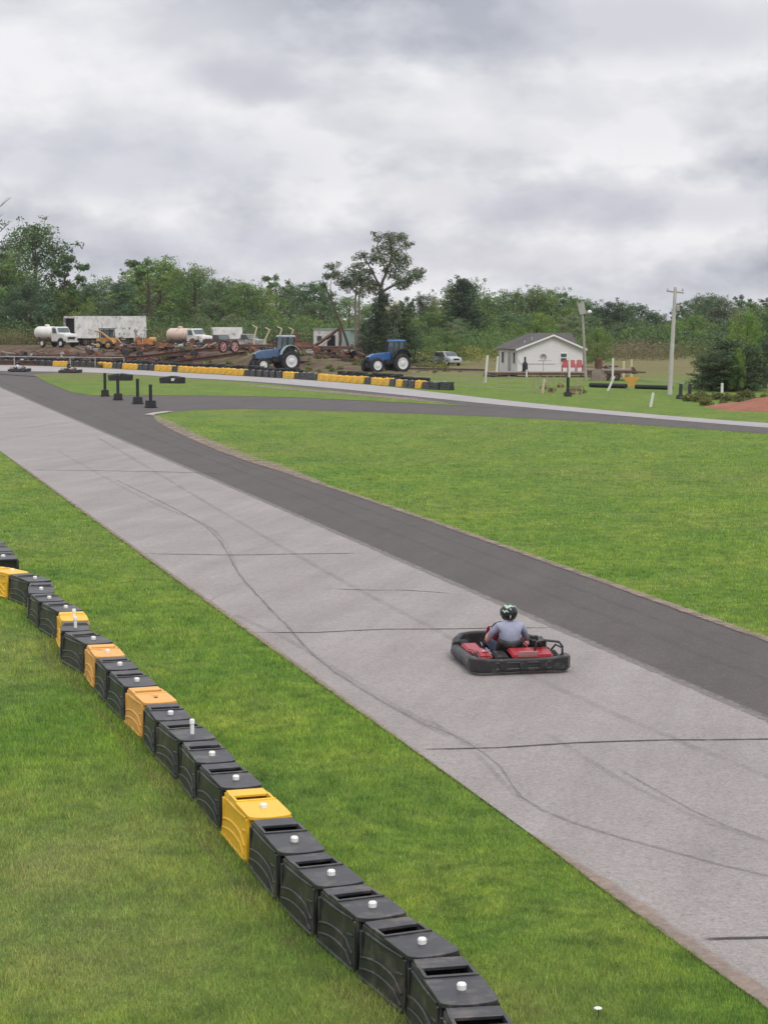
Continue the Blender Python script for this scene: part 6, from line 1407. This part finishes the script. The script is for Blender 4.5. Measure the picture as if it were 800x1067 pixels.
for (u, Y, Lg, rz, lab) in ((38, 217, 5.2, -4, 'rusty flatbed trailer under the first tank truck'), (92, 214.5, 6.2, -6, 'rusty flatbed trailer below the open box trailer'), (140, 216, 5.6, 3, 'rusty flatbed trailer below the orange crawler'), (176, 211.5, 6.4, -5, 'rusty flatbed trailer below the beige tank truck'),
                           (243, 210, 4.6, 2, 'rusty flatbed trailer behind the blue grey tractor bonnet'), (308, 199, 5.8, -4, 'rusty flatbed trailer between the blue grey tractor and the shed'), (-30, 214, 6, -3, 'rusty flatbed trailer beyond the picture edge')):
    Y += 12 * max(0, 1 - u / 140)
    flatbed(lab, YD(u, Y), R(rz), Lg, .8, 2.0, True, 'rust')
for i, (u, Y, w_, h, lab) in enumerate([(60, 213, 2.2, .7, 'scrap pieces in front of the first flatbed trailer'), (108, 213, 2.4, .8, 'scrap pieces below the yellow loader'), (155, 209, 2.6, .8, 'scrap pieces beside the long rusty beam'), (200, 208, 2.6, .8, 'scrap pieces in front of the beige truck trailer'),
        (278, 200, 2.4, 1.6, 'dark scrap stacked behind the blue grey tractor cab'), (296, 203, 2.2, 1.2, 'dark scrap between bent poles and orange machine'), (340, 196, 2.6, .8, 'scrap pieces on the ground before the boom'), (364, 199, 2.0, .9, 'scrap pieces near the foot of the leaning dead tree'), (18, 220, 2.6, 1.4, 'brown scrap beyond the pipe fence at the picture edge')]):
    scrap(90 + i, u, Y, w_, h, lab, ('rust', 'dark_steel', 'rust', 'rust_orange'))

rr = random.Random(99)
for i in range(40):
    u = 2 + i * 6.6 + rr.uniform(-2, 2); Y = rr.uniform(211, 228)
    Y += 12 * max(0, 1 - u / 130)
    scrap(200 + i, u, Y, 1.7, rr.uniform(.5, 1.0), 'low heap of rusty scrap on the bank of the junk yard', (('rust', 'dark_steel'), ('dark_steel', 'rust'), ('rust', 'grey_paint'), ('rust_orange', 'rubber'))[i % 4])['group'] = 'scrap heaps on the junk yard bank'

# thin humid air: far things pale a little
hz = MB().box((0, 450, 14.5), (1700, 1400, 32)).build('haze', M['turf']); hm = bpy.data.materials.new('haze_air'); nt, N, L = nodes_of(hm)
out = N.new('ShaderNodeOutputMaterial'); pv = N.new('ShaderNodeVolumePrincipled'); pv.inputs['Color'].default_value = (0.90, 0.93, 1, 1); pv.inputs['Density'].default_value = 0.00011
L.new(pv.outputs[0], out.inputs['Volume']); hz.data.materials.clear(); hz.data.materials.append(hm); stuff(hz)
